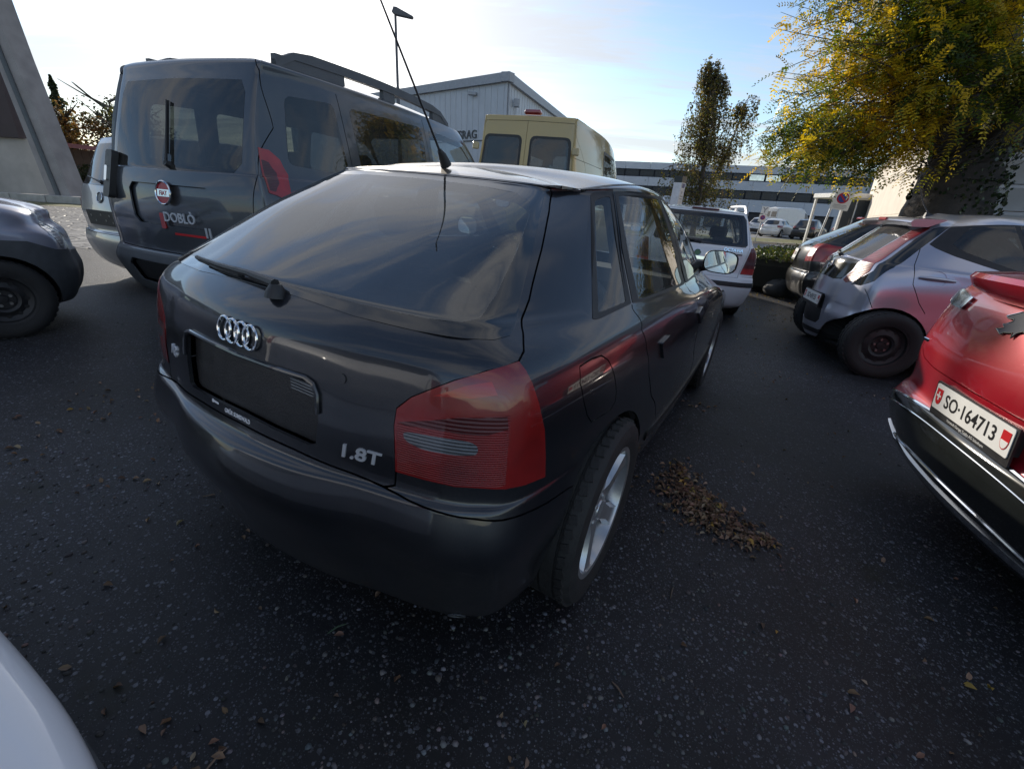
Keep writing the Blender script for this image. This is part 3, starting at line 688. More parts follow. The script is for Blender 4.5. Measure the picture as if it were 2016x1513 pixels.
# ---------------------------------------------------------------- dark grey hatchback
def build_audi():
    car=thing('hatchback','dark slate hatchback with four interlocked rings on its tailgate','car')
    S=Surf(AUDI_ROWS);D=AUDI_UV
    P_=paint('slate paint',(.020,.023,.031),.55,rough=.32,dirt=.16)
    PR=paint('slate paint with sunlit pollen',(.05,.042,.034),.3,rough=.5,dirt=.95,dcol=(.42,.27,.12))  # pollen film on the roof; its orange also paints in the sunlit look
    lamp=D['lamp'];
    arch=lambda y,R:S.find(dense(circ((y,.316),R,40),.03),'side',(0,9))
    SEAM=[tuple(q) for q in S.find(dense([(.0,.634),(.2,.627),(.38,.613),(.5,.600),(.60,.590),(.69,.580),(.735,.572)],.05,False),'rear')]
    SEAMS=SEAM+[(4.05,3.66),(4.223,3.62),(4.389,3.494),(4.679,2.852)]
    seam=[(0,5.30)]+D['bump_seam'][0:4]+D['bump_seam'][4:]
    hatch=[(0,12.30),(1.3,12.30),(2.7,12.28),(3.5,12.22),(3.80,12.0),(3.93,11.5),(4.0,10.8),(4.03,10.09),(3.90,8.75),(3.80,8.30)]+[tuple(q) for q in D['lamp'][8:1:-1]]+[(2.346,5.402),(2.36,5.0)]+[q for q in SEAM if q[0]<2.40][::-1]
    glassb=[(0,8.87),(.58,8.853),(1.698,8.70),(2.451,8.66),(3.412,8.67),(3.72,8.75),(3.90,9.4),(3.91,10.0),(3.86,10.67),(3.72,11.34),(3.45,11.93),(2.787,12.06),(1.307,12.12),(0,12.14)]
    clear=[(0,9.22),(1.7,9.12),(2.55,9.10),(2.95,9.20),(3.25,9.6),(3.42,10.2),(3.44,10.8),(3.30,11.35),(3.0,11.65),(2.5,11.80),(1.3,11.92),(0,11.96)]
    bump=SEAMS+[(4.75,2.2),(4.55,1.0),(4.4,0.0),(0,0)]
    R=[]
    rdoor=[(5.0,12.30),(5.163,9.161),(4.877,7.851),(4.867,6.976),(4.943,5.986),(5.30,3.6),(5.62,1.5),(6.6,1.45),(6.35,4.0),(6.10,5.5),(6.02,6.887),(6.107,7.787),(6.9,9.3),(7.6,12.35)]
    fdoor=[(7.62,12.35),(6.92,9.3),(6.127,7.787),(6.04,6.887),(6.12,5.5),(6.37,4.0),(6.62,1.45),(7.75,1.6),(7.95,4),(8.15,7),(8.5,9.0),(8.95,9.6),(8.95,11.4),(8.6,12.35)]
    R+=both('rear_door',rdoor,P_)+both('front_door',fdoor,P_,key='front_door')
    R.append(dict(name='bumper',poly=[sym(bump)],mat=P_,key='bumper'))
    R.append(dict(name='tailgate',poly=[sym(hatch)],mat=P_,key='tailgate'))
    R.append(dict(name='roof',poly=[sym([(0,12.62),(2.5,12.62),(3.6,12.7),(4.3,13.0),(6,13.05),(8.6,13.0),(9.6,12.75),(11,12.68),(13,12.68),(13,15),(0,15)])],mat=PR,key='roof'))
    hp=np.array(hatch)
    R+=gapline(S,np.array(dense(hatch,.25,False)),.0026)
    R+=gapline(S,np.array(dense([q for q in SEAMS if q[0]>2.2],.2,False)),.0024)
    for d in(rdoor,fdoor):
        R+=gapline(S,np.array(dense(d[1:8],.25,False)),.0024)
    R+=gapline(S,np.array(dense(rdoor[5:9],.25,False)),.0024)+gapline(S,np.array(dense(fdoor[7:11],.25,False)),.0024)
    R+=both('roof_strip',strip(S,np.array(dense([(4.25,12.92),(5.0,12.98),(6.5,13.02),(8.4,12.98)],.2,False)),.007),BLACKP,off=.0008,skirt=0)
    fl=np.array(D['flap']+[D['flap'][0]]);R+=gapline(S,dense(fl,.06,False),.0020,False)
    # side glazing
    q=fillet(D['qwin_o'],.12);R+=both('window_trim',q,BLACKP,off=.001,key='qtrim')
    q=fillet([(4.655,11.85),(4.93,12.0),(5.10,9.55),(4.70,9.05)],.1);R+=both('side_window',q,GLASS,off=.0,open=True,key='quarter')
    R+=both('window_trim',fillet([(5.03,12.28),(5.20,9.22),(6.88,9.36),(7.55,12.32)],.12),BLACKP,off=.001,key='rtrim')
    R+=both('side_window',fillet([(5.13,12.05),(5.32,9.5),(6.72,9.62),(7.25,12.1)],.10),GLASS,open=True,key='rglass')
    R+=both('window_trim',fillet([(7.58,12.32),(6.93,9.36),(8.95,9.70),(8.98,11.3),(8.62,12.3)],.12),BLACKP,off=.001,key='ftrim')
    R+=both('side_window',fillet([(7.72,12.1),(7.12,9.62),(8.80,9.92),(8.84,11.1),(8.50,12.05)],.10),GLASS,open=True,key='fglass')
    ws=[(13,9.45),(11,9.5),(9.9,9.7),(9.35,10.2),(9.3,11.2),(9.5,11.9),(10.2,12.15),(13,12.22)]
    R+=both('windscreen',ws,GLASS,open=True)
    # tail
    R.append(dict(name='rear_window_border',poly=[sym(glassb)],mat=FRIT,off=.0015,under='tailgate',key='border'))
    R.append(dict(name='rear_window',poly=[sym(clear)],mat=glass('rear glass',(.42,.46,.47),.05,ior=2.1),off=.0015,under='tailgate',open=True,skirt=0))
    rec=[(0,6.84),(.541,6.83),(.869,6.87),(1.1,6.86),(1.248,6.767),(1.304,6.604),(1.323,5.999),(1.30,5.46),(1.16,5.40),(.55,5.46),(0,5.51)]
    R.append(dict(name='plate_recess',poly=[sym(rec)],mat=BLACKP,off=-.022,under='tailgate',skirt=0,key='recess'))
    ll=np.array(lamp);R+=both('taillight',ll,REDL,off=.002,skirt=.012)
    def inset(ring,k=.0):
        return np.array(ring)
    R+=both('ribbed_lens',[(2.325,6.45),(2.81,6.82),(3.43,6.90),(3.43,5.43),(3.28,5.385),(2.84,5.40),(2.59,5.42),(2.36,5.44)],REDR,off=.002,skirt=0,under='taillight')
    R+=both('reflector',[(2.62,7.18),(2.9,7.52),(3.2,7.66),(3.26,7.35),(2.95,7.25)],REFL,off=.002,skirt=0,under='taillight')
    R+=both('indicator_lens',[(2.33,6.48),(2.81,6.80),(3.38,6.88),(3.40,6.62),(3.109,6.50),(2.648,6.50),(2.40,6.45)],REDD,off=.002,skirt=0,under='taillight')
    R+=both('reversing_light',fillet(D['reverse'],.05),CLEARL,off=.002,skirt=0,under='taillight',key='rev')
    R+=both('door_handle',fillet([(5.06,6.95),(5.235,7.1),(5.262,6.6),(5.12,6.3)],.05),P_,off=.010,skirt=.012,under='rear_door',key='rh')
    R+=both('door_handle',fillet([(5.99,7.16),(6.185,7.42),(6.19,6.98),(6.06,6.5)],.05),P_,off=.010,skirt=.012,under='front_door',key='fh')
    mo=S.find(dense([(.42,.445),(2.12,.44),(2.12,.40),(.42,.405)],.1),'side',(1,8));R+=both('side_moulding',mo,BLACKP,off=.006,skirt=.008)
    R+=both('headlight',[(9.75,5.3),(10.9,5.2),(11.3,5.3),(11.3,6.3),(10.6,6.6),(9.75,6.4)],HEADL,off=.001)
    R+=both('grille',[(11.9,4.2),(13,4.2),(13,6.0),(11.9,6.0)],BLACKP,off=-.01)
    for y in(0,2.513):
        R+=both('arch',arch(y,.348),None,key='a%d'%y)
    o=shell(S,R,9,6,car,P_,dict(v0=8.7,mat=LINER,d=.03))
    wheelhouse(car,S,0,.316,.352)
    wheelhouse(car,S,2.513,.316,.352)
    underbody(S,car)
    for y in(0,2.513):
        for sx in(-1,1): make_wheel(car,sx*.742,y,.316,.218,.205,'alloy',sx,MR)
    cabin(S,car,-.25,1.75,.72,.30,.60,1.42)
    MB().box((0,-.28,.78),(1.2,.5,.02),bev=.008).build('parcel_shelf',LINER,car)
    # four rings
    tg=o['tailgate'];q=MB()
    c,t,b,n=frame_at(S,0.0,7.44)
    for k in range(4):
        x=(k-1.5)*.0365
        cc=c+t*x+n*(.004+.0015*(k%2))
        q.tube([cc+t*(.0265*math.cos(a))+b*(.0265*math.sin(a))*1.12 for a in np.linspace(0,2*math.pi,37)],.0038,8,cap=False)
    q.build('ring_badge',CHROME,tg,True)
    f=lambda u,v,dx=0,dy=0:(lambda c,t,b,n:planef(c+n*.0005+t*dx+b*dy,t,b,n))(*frame_at(S,u,v))
    g=f(1.98,5.42);text_mesh('1.8T',.047,'engine_badge',BADGE,tg,g,.003,xs=1.3,bold=.0009,shear=.12)
    g=f(-1.92,5.9);text_mesh('A3',.045,'model_badge',BADGE,tg,g,.003,xs=1.2,bold=.0006)
    c0,t0,b0,n0=frame_at(S,-.03,5.40)
    g=planef(c0+n0*.001,t0,b0,n0);text_mesh('GMÜR SUMISWALD',.0165,'dealer_lettering',pbr('white print',(.75,.76,.8),.4),tg,lambda x,y,z:g(x,y-.008,z),.0003,xs=.78,bold=.0004)
    c1,t1,b1,n1=frame_at(S,-.50,5.43);g1=planef(c1+n1*.001,t1,b1,n1)
    m=MB().prism(circ((-.014,.0),.0055,12),0,.0006,g1);m.prism([(-.009,-.003),(.016,-.003),(.016,.003),(-.009,.003)],0,.0006,g1);m.build('dealer_mark',MAT['white print'],tg)
    # plate lamps, lip over the recess, lock
    cl,tl,bl,nl=frame_at(S,1.15,6.8)
    c2,t2,b2,n2=frame_at(S,0,6.92)
    lip=MB();lip.tube([tuple(S.ev(np.array(u),np.array(v))+S.nrm(np.array(u),np.array(v))*.004) for u,v in [(-1.33,6.2),(-1.31,6.6),(-1.24,6.80),(-1.1,6.88),(-.6,6.87),(0,6.86),(.6,6.87),(1.1,6.88),(1.24,6.80),(1.31,6.6),(1.33,6.2)]],.006,8);lip.build('tailgate_grip',P_,tg,True)
    MB().prism([(-.05,-.018),(.03,-.018),(.045,.0),(.03,.012),(-.05,.012)],0,.004,planef(S.ev(np.array(1.02),np.array(6.62))-np.array([0,-.012,0]),(1,0,0),(0,0,1),(0,-1,0))).build('plate_lamp',CLEARL,tg)
    c3,t3,b3,n3=frame_at(S,1.69,7.09);MB().prism(circ((0,0),.012,20),0,.003,planef(c3,t3,b3,n3)).build('lock',P_,tg)
    # wiper
    w_=MB();pt=lambda u,v,d:tuple(S.ev(np.array(u),np.array(v))+S.nrm(np.array(u),np.array(v))*d)
    w_.tube([pt(.35,8.92,.022),pt(-.2,9.02,.024),pt(-1.0,9.02,.020),pt(-1.75,9.05,.018)],[.012,.009,.007,.005],8)
    w_.tube([pt(-.5,9.0,.006),pt(-1.2,9.0,.006),pt(-2.2,9.1,.006)],.006,6)
    w_.tube([pt(.36,8.66,.0),pt(.36,8.80,.012),pt(.36,8.92,.022)],[.026,.022,.013],12);w_.build('rear_wiper',BLACKP,tg,True,40)
    # tow eye cover, roof aerial, mirrors
    ce,te,be,ne=frame_at(S,2.94,.95);r=MB();r.tube([ce+te*(.022*math.cos(a))+be*(.022*math.sin(a))+ne*.001 for a in np.linspace(0,2*math.pi,25)],.0025,6,cap=False);r.build('tow_eye_cover',GREYP,o['bumper'],True)
    A=MB();A.tube([(0,.13,1.330),(0,.105,1.360),(0,.09,1.372)],[.020,.014,.008],10);A.tube([(0,.09,1.372),(0,-.04,1.53),(0,-.19,1.71)],[.0042,.0034,.0026],6);A.build('aerial',BLACKP,car,True,40)
    mirror_pair(car,.825,1.45,1.05,BLACKP,.175,.12)
    set_car(car,-.402,1.632,-29.0)
    return car
LEAFPOSE=(3.70,4.97,-105)
OCTPOSE=(2.49,6.944,-15)
REDPOSE=(2.718,1.345,-107.2)
DOBPOSE=(-2.2,4.2,-21,.05,1.06)
TOUPOSE=(-4.12,5.8,-27,-.01,1.0)
KAPOSE=(-5.67,1.51,-34)
BLKPOSE=(5.74,7.95,-112,.02)
WHTPOSE=(-1.46,-.08,157)
# ---------------------------------------------------------------- general car: net from a few measures, panels from outlines in side and rear view
def gen_rows(p):
    W=p['W'];H=p['H'];yr=p['yr'];yf=p['yf'];zb=p.get('zbump',.60);rc=p.get('rc',.28);fc=p.get('fc',.40)
    bg=p['belt'];cy,cz=p['cowl'];hy,hz=p['header'];gy,gz=p['gbase'];ty,tz=p['gtop'];th=p.get('tumble',.80);rw=p.get('rw',.90);sill=p.get('sill',.24);rb=p.get('rb',.05);nose=p.get('nose',.72)
    tg=p.get('tail',[]) # (y,z) of tail centre between bumper top and glass base: three rows
    if not tg: tg=[(yr+.07,zb+.04),(yr+.08,(zb+gz)/2),(yr+.07+.35*(gy-yr-.07),gz-.10)]
    hw=p.get('roofw',W*th)
    bm=p.get('belt_mid',bg)
    k_=p.get('tuck',1.);cz_,cy_=p.get('crown',(.03,.05))
    R=[body_row(sill-.06,yr+.14*k_,0,rw-.03,rc,rb,W-.12,sill-.06,sill-.05,yf-.2,.9,.3,.06),
       body_row(sill,yr+.07*k_,0,rw,rc,rb,W-.05,sill-.01,sill,yf-.08,.93,.34,.08),
       body_row(sill+.12,yr+.02*k_,0,rw+.01,rc,rb,W-.02,sill+.09,sill+.10,yf-.02,.94,fc,.09),
       body_row((sill+zb)/2+.06,yr,0,rw+.015,rc,rb,W-.005,(sill+zb)/2+.04,(sill+zb)/2+.04,yf,.94,fc,.09),
       body_row(zb-.02,yr+.015,0,rw,rc,rb,W,zb-.03,zb-.04,yf-.02,.94,fc,.09),
       body_row(tg[0][1],tg[0][0],0,rw-.015,rc-.01,rb,W,(zb+bm)/2-.04,nose-.10,yf-.04,.93,fc,.09),
       body_row(tg[1][1],tg[1][0],0,rw-.02,rc-.02,rb,W-.003,(zb+bm)/2+.06,nose-.02,yf-.10,.93,fc+.05,.1),
       body_row(tg[2][1],tg[2][0],0,rw-.03,rc-.04,rb*.9,W-.02,bm-.07,(nose+cz)/2-.02,(yf+cy)/2+.25,.95,.5,.12),
       body_row(gz,gy,0,rw-.045,rc-.06,rb*.8,W-.05,bm,cz,cy,.93,.3,.16),
       body_row(gz+.04,gy+(ty-gy)*.10,0,rw-.05,rc-.07,rb*.8,W-.075,bm+.04,cz+.04,cy-.12,.93,.28,.16),
       body_row((gz+tz)/2,gy+(ty-gy)*.52,0,rw-.06,max(.09,rc-.13),rb*.6,(W-.075+hw)/2+.012,(bm+hz)/2,(cz+hz)/2+.01,(cy+hy)/2+.02,.92,.22,.12),
       body_row(tz,ty,-.003,p.get('rwt',rw-.08),max(.08,rc-.17),rb*.5,hw,(tz+hz)/2+.012,hz,hy,.90,.18,.09),
       body_row(tz+cz_,ty+cy_,-.012,p.get('rwt',rw-.08)+.02,max(.08,rc-.17),rb*.5,hw-.045,(tz+H)/2+.005,hz+.03,hy-.1,.90,.17,.08),
       body_row(tz*.35+H*.65-.005,ty+.22,-.008,.84,.14,.01,hw*.6,H-.014,H-.012,hy-.28,.90,.15,.06),
       body_row(H-.012,ty+.36,0,1,.14,0,0,H,H-.004,hy-.42,1,.13,0)]
    return R
def gen_car(name,label,p,paintm,pose,group=None,cat='car'):
    car=thing(name,label,cat,group=group)
    S=Surf(p['rows'] if 'rows' in p else gen_rows(p));R=[];wr=p.get('wheelR',.316);axf=p['wb'];nu,nv=p.get('res',(7,5))
    rv=lambda pts,st=.04,f=.0,vr=None:S.find(dense(fillet(pts,f) if f else pts,st),'rear',vr)
    sv=lambda pts,st=.05,f=.0,vr=None:S.find(dense(fillet(pts,f) if f else pts,st),'side',vr)
    fv=lambda pts,st=.05,f=.0,vr=None:S.find(dense(fillet(pts,f) if f else pts,st),'front',vr)
    sl=lambda pts,st=.06:S.find(dense(pts,st,False),'side')
    rl=lambda pts,st=.06:S.find(dense(pts,st,False),'rear')
    Jv=S.J-1
    for e in p.get('doors',[]): R+=both('door',sv(e),paintm,key='door%d'%p['doors'].index(e))
    if p.get('tailgate'):
        t=p['tailgate'];R.append(dict(name='tailgate',poly=[sym(S.find(dense(t,.05,False),'rear'))],mat=paintm,key='tailgate'))
    if p.get('bumper'):
        b=p['bumper'];R.append(dict(name='bumper',poly=[sym(np.concatenate([rl(b['seam']),sl(b['side']),[(b.get('u',4.4),0),(0,0)]]))],mat=b.get('mat',paintm),off=b.get('off',0),key='bumper'))
    for e in p.get('gaps_side',[]): R+=gapline(S,sl(e),.003)
    for e in p.get('gaps_rear',[]): R+=gapline(S,rl(e),.003)
    if p.get('tailgate'): R+=gapline(S,S.find(dense(p['tailgate'],.05,False),'rear'),.003)
    def add(e,view,default_vr=None):
        f={'r':rv,'s':sv,'f':fv}[view]
        k={q:e[q] for q in('off','skirt','open','under','label') if q in e}
        nm=e['n'];ring=f(e['p'],e.get('st',.04),e.get('f',0),e.get('vr'))
        key=e.get('key',nm)
        if e.get('sym'):
            h=S.find(dense(e['p'],.04,False),'rear' if view=='r' else 'front',e.get('vr'));R.append(dict(name=nm,poly=[sym(h)] if view=='r' else [np.concatenate([h,[(S.K-1,h[-1][1]),(S.K-1,h[0][1])]]),mir(np.concatenate([h,[(S.K-1,h[-1][1]),(S.K-1,h[0][1])]]))],mat=e['m'],key=key,**k))
        else:
            R.extend(both(nm,ring,e['m'],key=key,**k))
    for e in p.get('rear',[]): add(e,'r')
    for e in p.get('side',[]): add(e,'s')
    for e in p.get('front',[]): add(e,'f')
    for e in p.get('uv',[]): 
        if e.get('sym'): R.append(dict(name=e['n'],poly=[sym(e['p'])],mat=e['m'],key=e.get('key',e['n']),**{q:e[q] for q in('off','skirt','open','under') if q in e}))
        else: R+=both(e['n'],np.array(dense(e['p'],.3)),e['m'],key=e.get('key',e['n']),**{q:e[q] for q in('off','skirt','open','under') if q in e})
    K1=S.K-1
    if p.get('screen',True):
        b=Jv-5.6;t=Jv-3.0
        R+=both('windscreen',[(K1,b),(11,b+.05),(9.9,b+.2),(9.35,b+.6),(9.3,t-.7),(9.5,t-.25),(10.2,t-.1),(K1,t)],GLASS,open=True)
    ar=p.get('archR',wr+.035)
    for y in(0,axf): R+=both('arch',S.find(dense(circ((y,wr),ar,32),.04),'side',(0,9)),None,key='a%.1f'%y)
    o=shell(S,R,nu,nv,car,paintm,dict(v0=Jv-6.4,mat=LINER,d=.03) if p.get('lining',True) else None)
    wx=p.get('track',p['W']-.115)
    wheelhouse(car,S,0,wr,ar+.004)
    wheelhouse(car,S,axf,wr,ar+.004)
    underbody(S,car)
    for y in(0,axf):
        for sx in(-1,1): make_wheel(car,sx*wx,y,wr,p.get('rim',.2),p.get('tyrew',.2),p.get('wheels','alloy'),sx,MR,p.get('wn',40))
    if p.get('cabin'): cabin(S,car,*p['cabin'])
    if p.get('mirrors'): mirror_pair(car,*p['mirrors'])
    set_car(car,*pose)
    return car,S,o
def rear_tf(S,x,z,tilt=None):
    u,v=S.find([(x,z)],'rear')[0];return frame_at(S,u,v)
def rear_plate(S,parent,z,txt,lean=None,out=.012,x=0,**k):
    c,t,b,n=rear_tf(S,x,z);fr=planef(c+n*out,t,b,n);return swiss_plate(parent,S,fr,txt,**k)
def rear_text(S,parent,txt,x,z,size,mat,name,ext=.003,xs=1.2,bold=.0005):
    c,t,b,n=rear_tf(S,x,z);return text_mesh(txt,size,name,mat,parent,planef(c+n*.003,t,b,n),ext,xs=xs,bold=bold)
def disc_badge(S,parent,x,z,r,mat,name='badge',h=.006,squash=1.0):
    c,t,b,n=rear_tf(S,x,z);fr=planef(c+n*.001,t,b,n);m=MB();k=24
    m.tube([fr(r*math.cos(a),r*math.sin(a)*squash,h) for a in np.linspace(0,2*math.pi,k+1)],r*.10,6,cap=False)
    o=m.build(name,CHROME,parent,True)
    MB().prism(circ((0,0),r*.95,k),0,h*.8,lambda a,b2,hh:fr(a,b2*squash,hh)).build('badge_disc',mat,o);return o,fr
def wiper(S,parent,x0,z0,x1,z1):
    a=[rear_tf(S,x0+(x1-x0)*k/6,z0+(z1-z0)*k/6) for k in range(7)]
    m=MB();m.tube([tuple(c+n*.022) for c,t,b,n in a],[.011,.009,.008,.007,.006,.006,.005],6)
    m.tube([tuple(c+n*.010) for c,t,b,n in a[1:]],.006,6);c,t,b,n=a[0];m.tube([tuple(c),tuple(c+n*.03)],[.022,.016],10)
    return m.build('rear_wiper',BLACKP,parent,True,40)
def fin_aerial(parent,y,z,rod=.28,back=.5):
    m=MB();m.add([(-.022,y-.05,z-.01),(.022,y-.05,z-.01),(.018,y+.12,z-.01),(-.018,y+.12,z-.01),(-.012,y-.045,z+.03),(.012,y-.045,z+.03),(.0,y+.05,z+.012)],[(0,1,5,4),(1,2,6,5),(2,3,6),(3,0,4,6),(4,5,6)])
    if rod: m.tube([(0,y-.02,z+.02),(0,y-.03-rod*back*.3,z+rod*.3),(0,y-.02-rod*back,z+rod)],[.006,.004,.0025],6)
    return m.build('aerial',BLACKP,parent,True,40)
def rails(S,parent,y0,y1,x,mat,h=.05,feet=(0,1),w=.018,solid=False):
    for sx in(-1,1):
        uv=S.find([(x,y) for y in np.linspace(y0,y1,9)],'top');P=S.ev(uv[:,0],uv[:,1]);m=MB()
        T=[];
        for i,q in enumerate(P):
            f=i/8;e=min(1,min(f,1-f)*9);T.append((sx*q[0],q[1],q[2]+h*(.25+.75*e)-(.02 if e<.1 else 0)))
        m.tube(T,w,8)
        for f in feet:
            i=int(round(f*8));i=min(max(i,0),8);q=P[i]
            a=max(0,i-1) if i>4 else i;b=min(8,a+1)
            for yy in np.linspace(P[a][1],P[b][1],5): pass
            m.box((sx*q[0],(P[a][1]+P[b][1])/2,q[2]+h*.38-.01),(w*1.7,abs(P[b][1]-P[a][1])*.85,h*.9),bev=.01)
        m.build('roof_rail',mat,parent,True,40)
# -- silver electric hatchback ---------------------------------------
def build_leaf():
    P_=paint('silver lilac paint',(.46,.47,.55),.7,rough=.3,dirt=.10,dcol=(.3,.28,.26))
    RB=lens('red lamp strip',(.22,.012,.02),420)
    p=dict(tuck=.45,W=.885,H=1.555,yr=-.45,yf=3.66,wb=2.70,zbump=.60,rc=.36,rb=.10,rw=.86,sill=.25,gbase=(-.34,1.03),gtop=(.06,1.40),belt=1.05,belt_mid=1.02,cowl=(2.25,1.02),header=(1.42,1.44),roofw=.66,rwt=.80,nose=.80,
      tail=[(-.43,.64),(-.41,.82),(-.37,.95)],wheelR=.316,rim=.205,wheels='steel',res=(8,6),track=.775,
      gaps_side=[[(.95,1.42),(1.00,1.02),(1.02,.7),(.98,.34)],[(.98,.34),(2.0,.34),(2.12,.7),(2.1,1.0)],[(.10,1.245),(.06,1.06),(.075,.90),(.17,.74),(.24,.66)],[(-.235,.80),(-.185,.70),(-.15,.64)]],
      uv=[dict(n='tailgate',p=[(0,11.05),(1.5,11.0),(2.3,10.76),(2.12,9.95),(2.18,8.6),(2.25,8.0),(2.05,6.9),(1.75,6.0),(1.62,4.9),(1.58,2.0),(1.3,1.5),(0,1.45)],m=P_,sym=1),
          dict(n='rear_window',p=[(0,11.0),(1.4,10.95),(2.2,10.72),(2.05,9.95),(2.12,8.75),(1.37,8.88),(0,8.95)],m=glass('bright rear glass',(.45,.5,.5),.10,ior=2.0),sym=1,open=True,off=.001,under='tailgate'),
          dict(n='tailgate_panel',p=[(0,8.62),(1.49,8.44),(2.14,8.1),(1.97,6.9),(1.68,6.11),(1.09,6.03),(.48,6.12),(0,6.15)],m=GLOSSB,sym=1,off=.002,under='tailgate'),
          dict(n='taillight',p=[(1.83,6.1),(2.06,6.89),(2.21,8.22),(2.13,9.92),(2.29,10.74),(3.09,11.01),(3.18,10.86),(2.95,10.23),(3.01,9.2),(2.84,7.09),(2.49,6.19),(2.07,5.96)],m=RB,off=.003),
          dict(n='pillar_trim',p=[(2.35,5.95),(3.0,7.2),(3.24,9.3),(3.2,10.33),(3.42,10.93),(4.12,11.45),(4.08,10.63),(4.02,10.16),(3.97,9.42),(3.84,7.84),(3.34,6.45),(2.81,6.0)],m=FRIT,off=.001),
          dict(n='plate_panel',p=[(0,5.12),(1.03,5.14),(1.2,4.9),(1.45,2.2),(1.2,1.8),(0,1.75)],m=BLACKP,sym=1,off=-.006,under='tailgate'),
          dict(n='lower_trim',p=[(0,1.30),(1.5,1.30),(2.5,1.6),(2.5,.9),(1.5,.75),(0,.75)],m=BLACKP,sym=1,off=.002),
          dict(n='window_trim',p=[(4.13,11.45),(5.3,11.70),(7.6,11.75),(8.9,10.5),(9.0,9.3),(7,8.95),(6.19,9.0),(5.66,9.3),(4.8,9.72),(4.1,10.2)],m=BLACKP,off=.001),
          dict(n='side_window',p=[(4.75,11.05),(6.2,11.42),(6.25,9.28),(5.7,9.55),(4.95,9.95),(4.6,10.25)],m=GLASSD,open=True,off=.002,key='sw1'),
          dict(n='side_window',p=[(6.4,11.45),(7.55,11.5),(8.6,10.4),(8.7,9.55),(6.4,9.25)],m=GLASSD,open=True,off=.002,key='sw2')],
      side=[dict(n='handle_recess',p=circ((.23,.965),.07,20),m=P_,off=-.006,key='hr')],
      front=[dict(n='headlight',p=[(.45,.74),(.78,.80),(.80,.70),(.50,.64)],m=HEADL)],
      mirrors=(.93,1.95,1.08,P_,.2,.13),cabin=(.0,2.0,.80,.34,.62,1.75))
    car,S,o=gen_car('electric_hatchback','silver lilac hatchback with tall red light strips beside its black wheel','car' and p,P_,LEAFPOSE)
    # spoiler lip, brake light, badges, handles
    tg=o['tailgate'];m=MB()
    V=[];F=[];xs=np.linspace(-.53,.53,15)
    for x in xs:
        k=1-(abs(x)/.60)**4
        d_=.02*(x/.56)**2;V+= [(x*.97,.26,1.487-d_),(x,.06-.01*k,1.480-d_),(x,.0-.03*k,1.466-d_),(x,-.02-.03*k,1.440-d_),(x*.98,.0-.01*k,1.405-d_),(x*.98,.12,1.395)]
    for i in range(14):
        for j in range(5): F.append((i*6+j,i*6+j+1,(i+1)*6+j+1,(i+1)*6+j))
    F+=[(0,5,4,3,2,1),tuple(14*6+q for q in range(6))]
    sp=mesh('roof_spoiler',V,F,P_,car,True);sp.data.set_sharp_from_angle(angle=math.radians(50))
    MB().box((0,-.048,1.452),(.16,.02,.030),bev=.006).build('brake_light',REFL,sp)
    rear_plate(S,tg,.600,'SO·69155',out=.012)
    o2,fr=disc_badge(S,tg,0,.955,.045,BLACKP,'ring_badge');MB().box((0,0,0),(.1,.004,.012)).build('badge_bar',CHROME,o2).matrix_local=Matrix.Translation(fr(0,0,.008))
    wiper(S,tg,0.02,1.06,-.30,1.09)
    # bumper trim strip in silver
    for y,zz,nm in((.23,.965,'h1'),(1.15,.965,'h2')):
        for sx in(1,-1):
            u,v=S.find([(y,zz)],'side')[0];c,t,b,n=frame_at(S,u,v);q=MB();q.tube([tuple((c+t*a*1.0+n*(.012+.02*(1-(a/.13)**2)))*np.array([sx,1,1])) for a in np.linspace(-.13,.13,9)],[.012,.015,.016,.016,.016,.016,.016,.015,.012],8);q.build('door_handle',P_,o.get('body'),True)
    fin_aerial(car,.34,1.51,.36,.62)
    return car
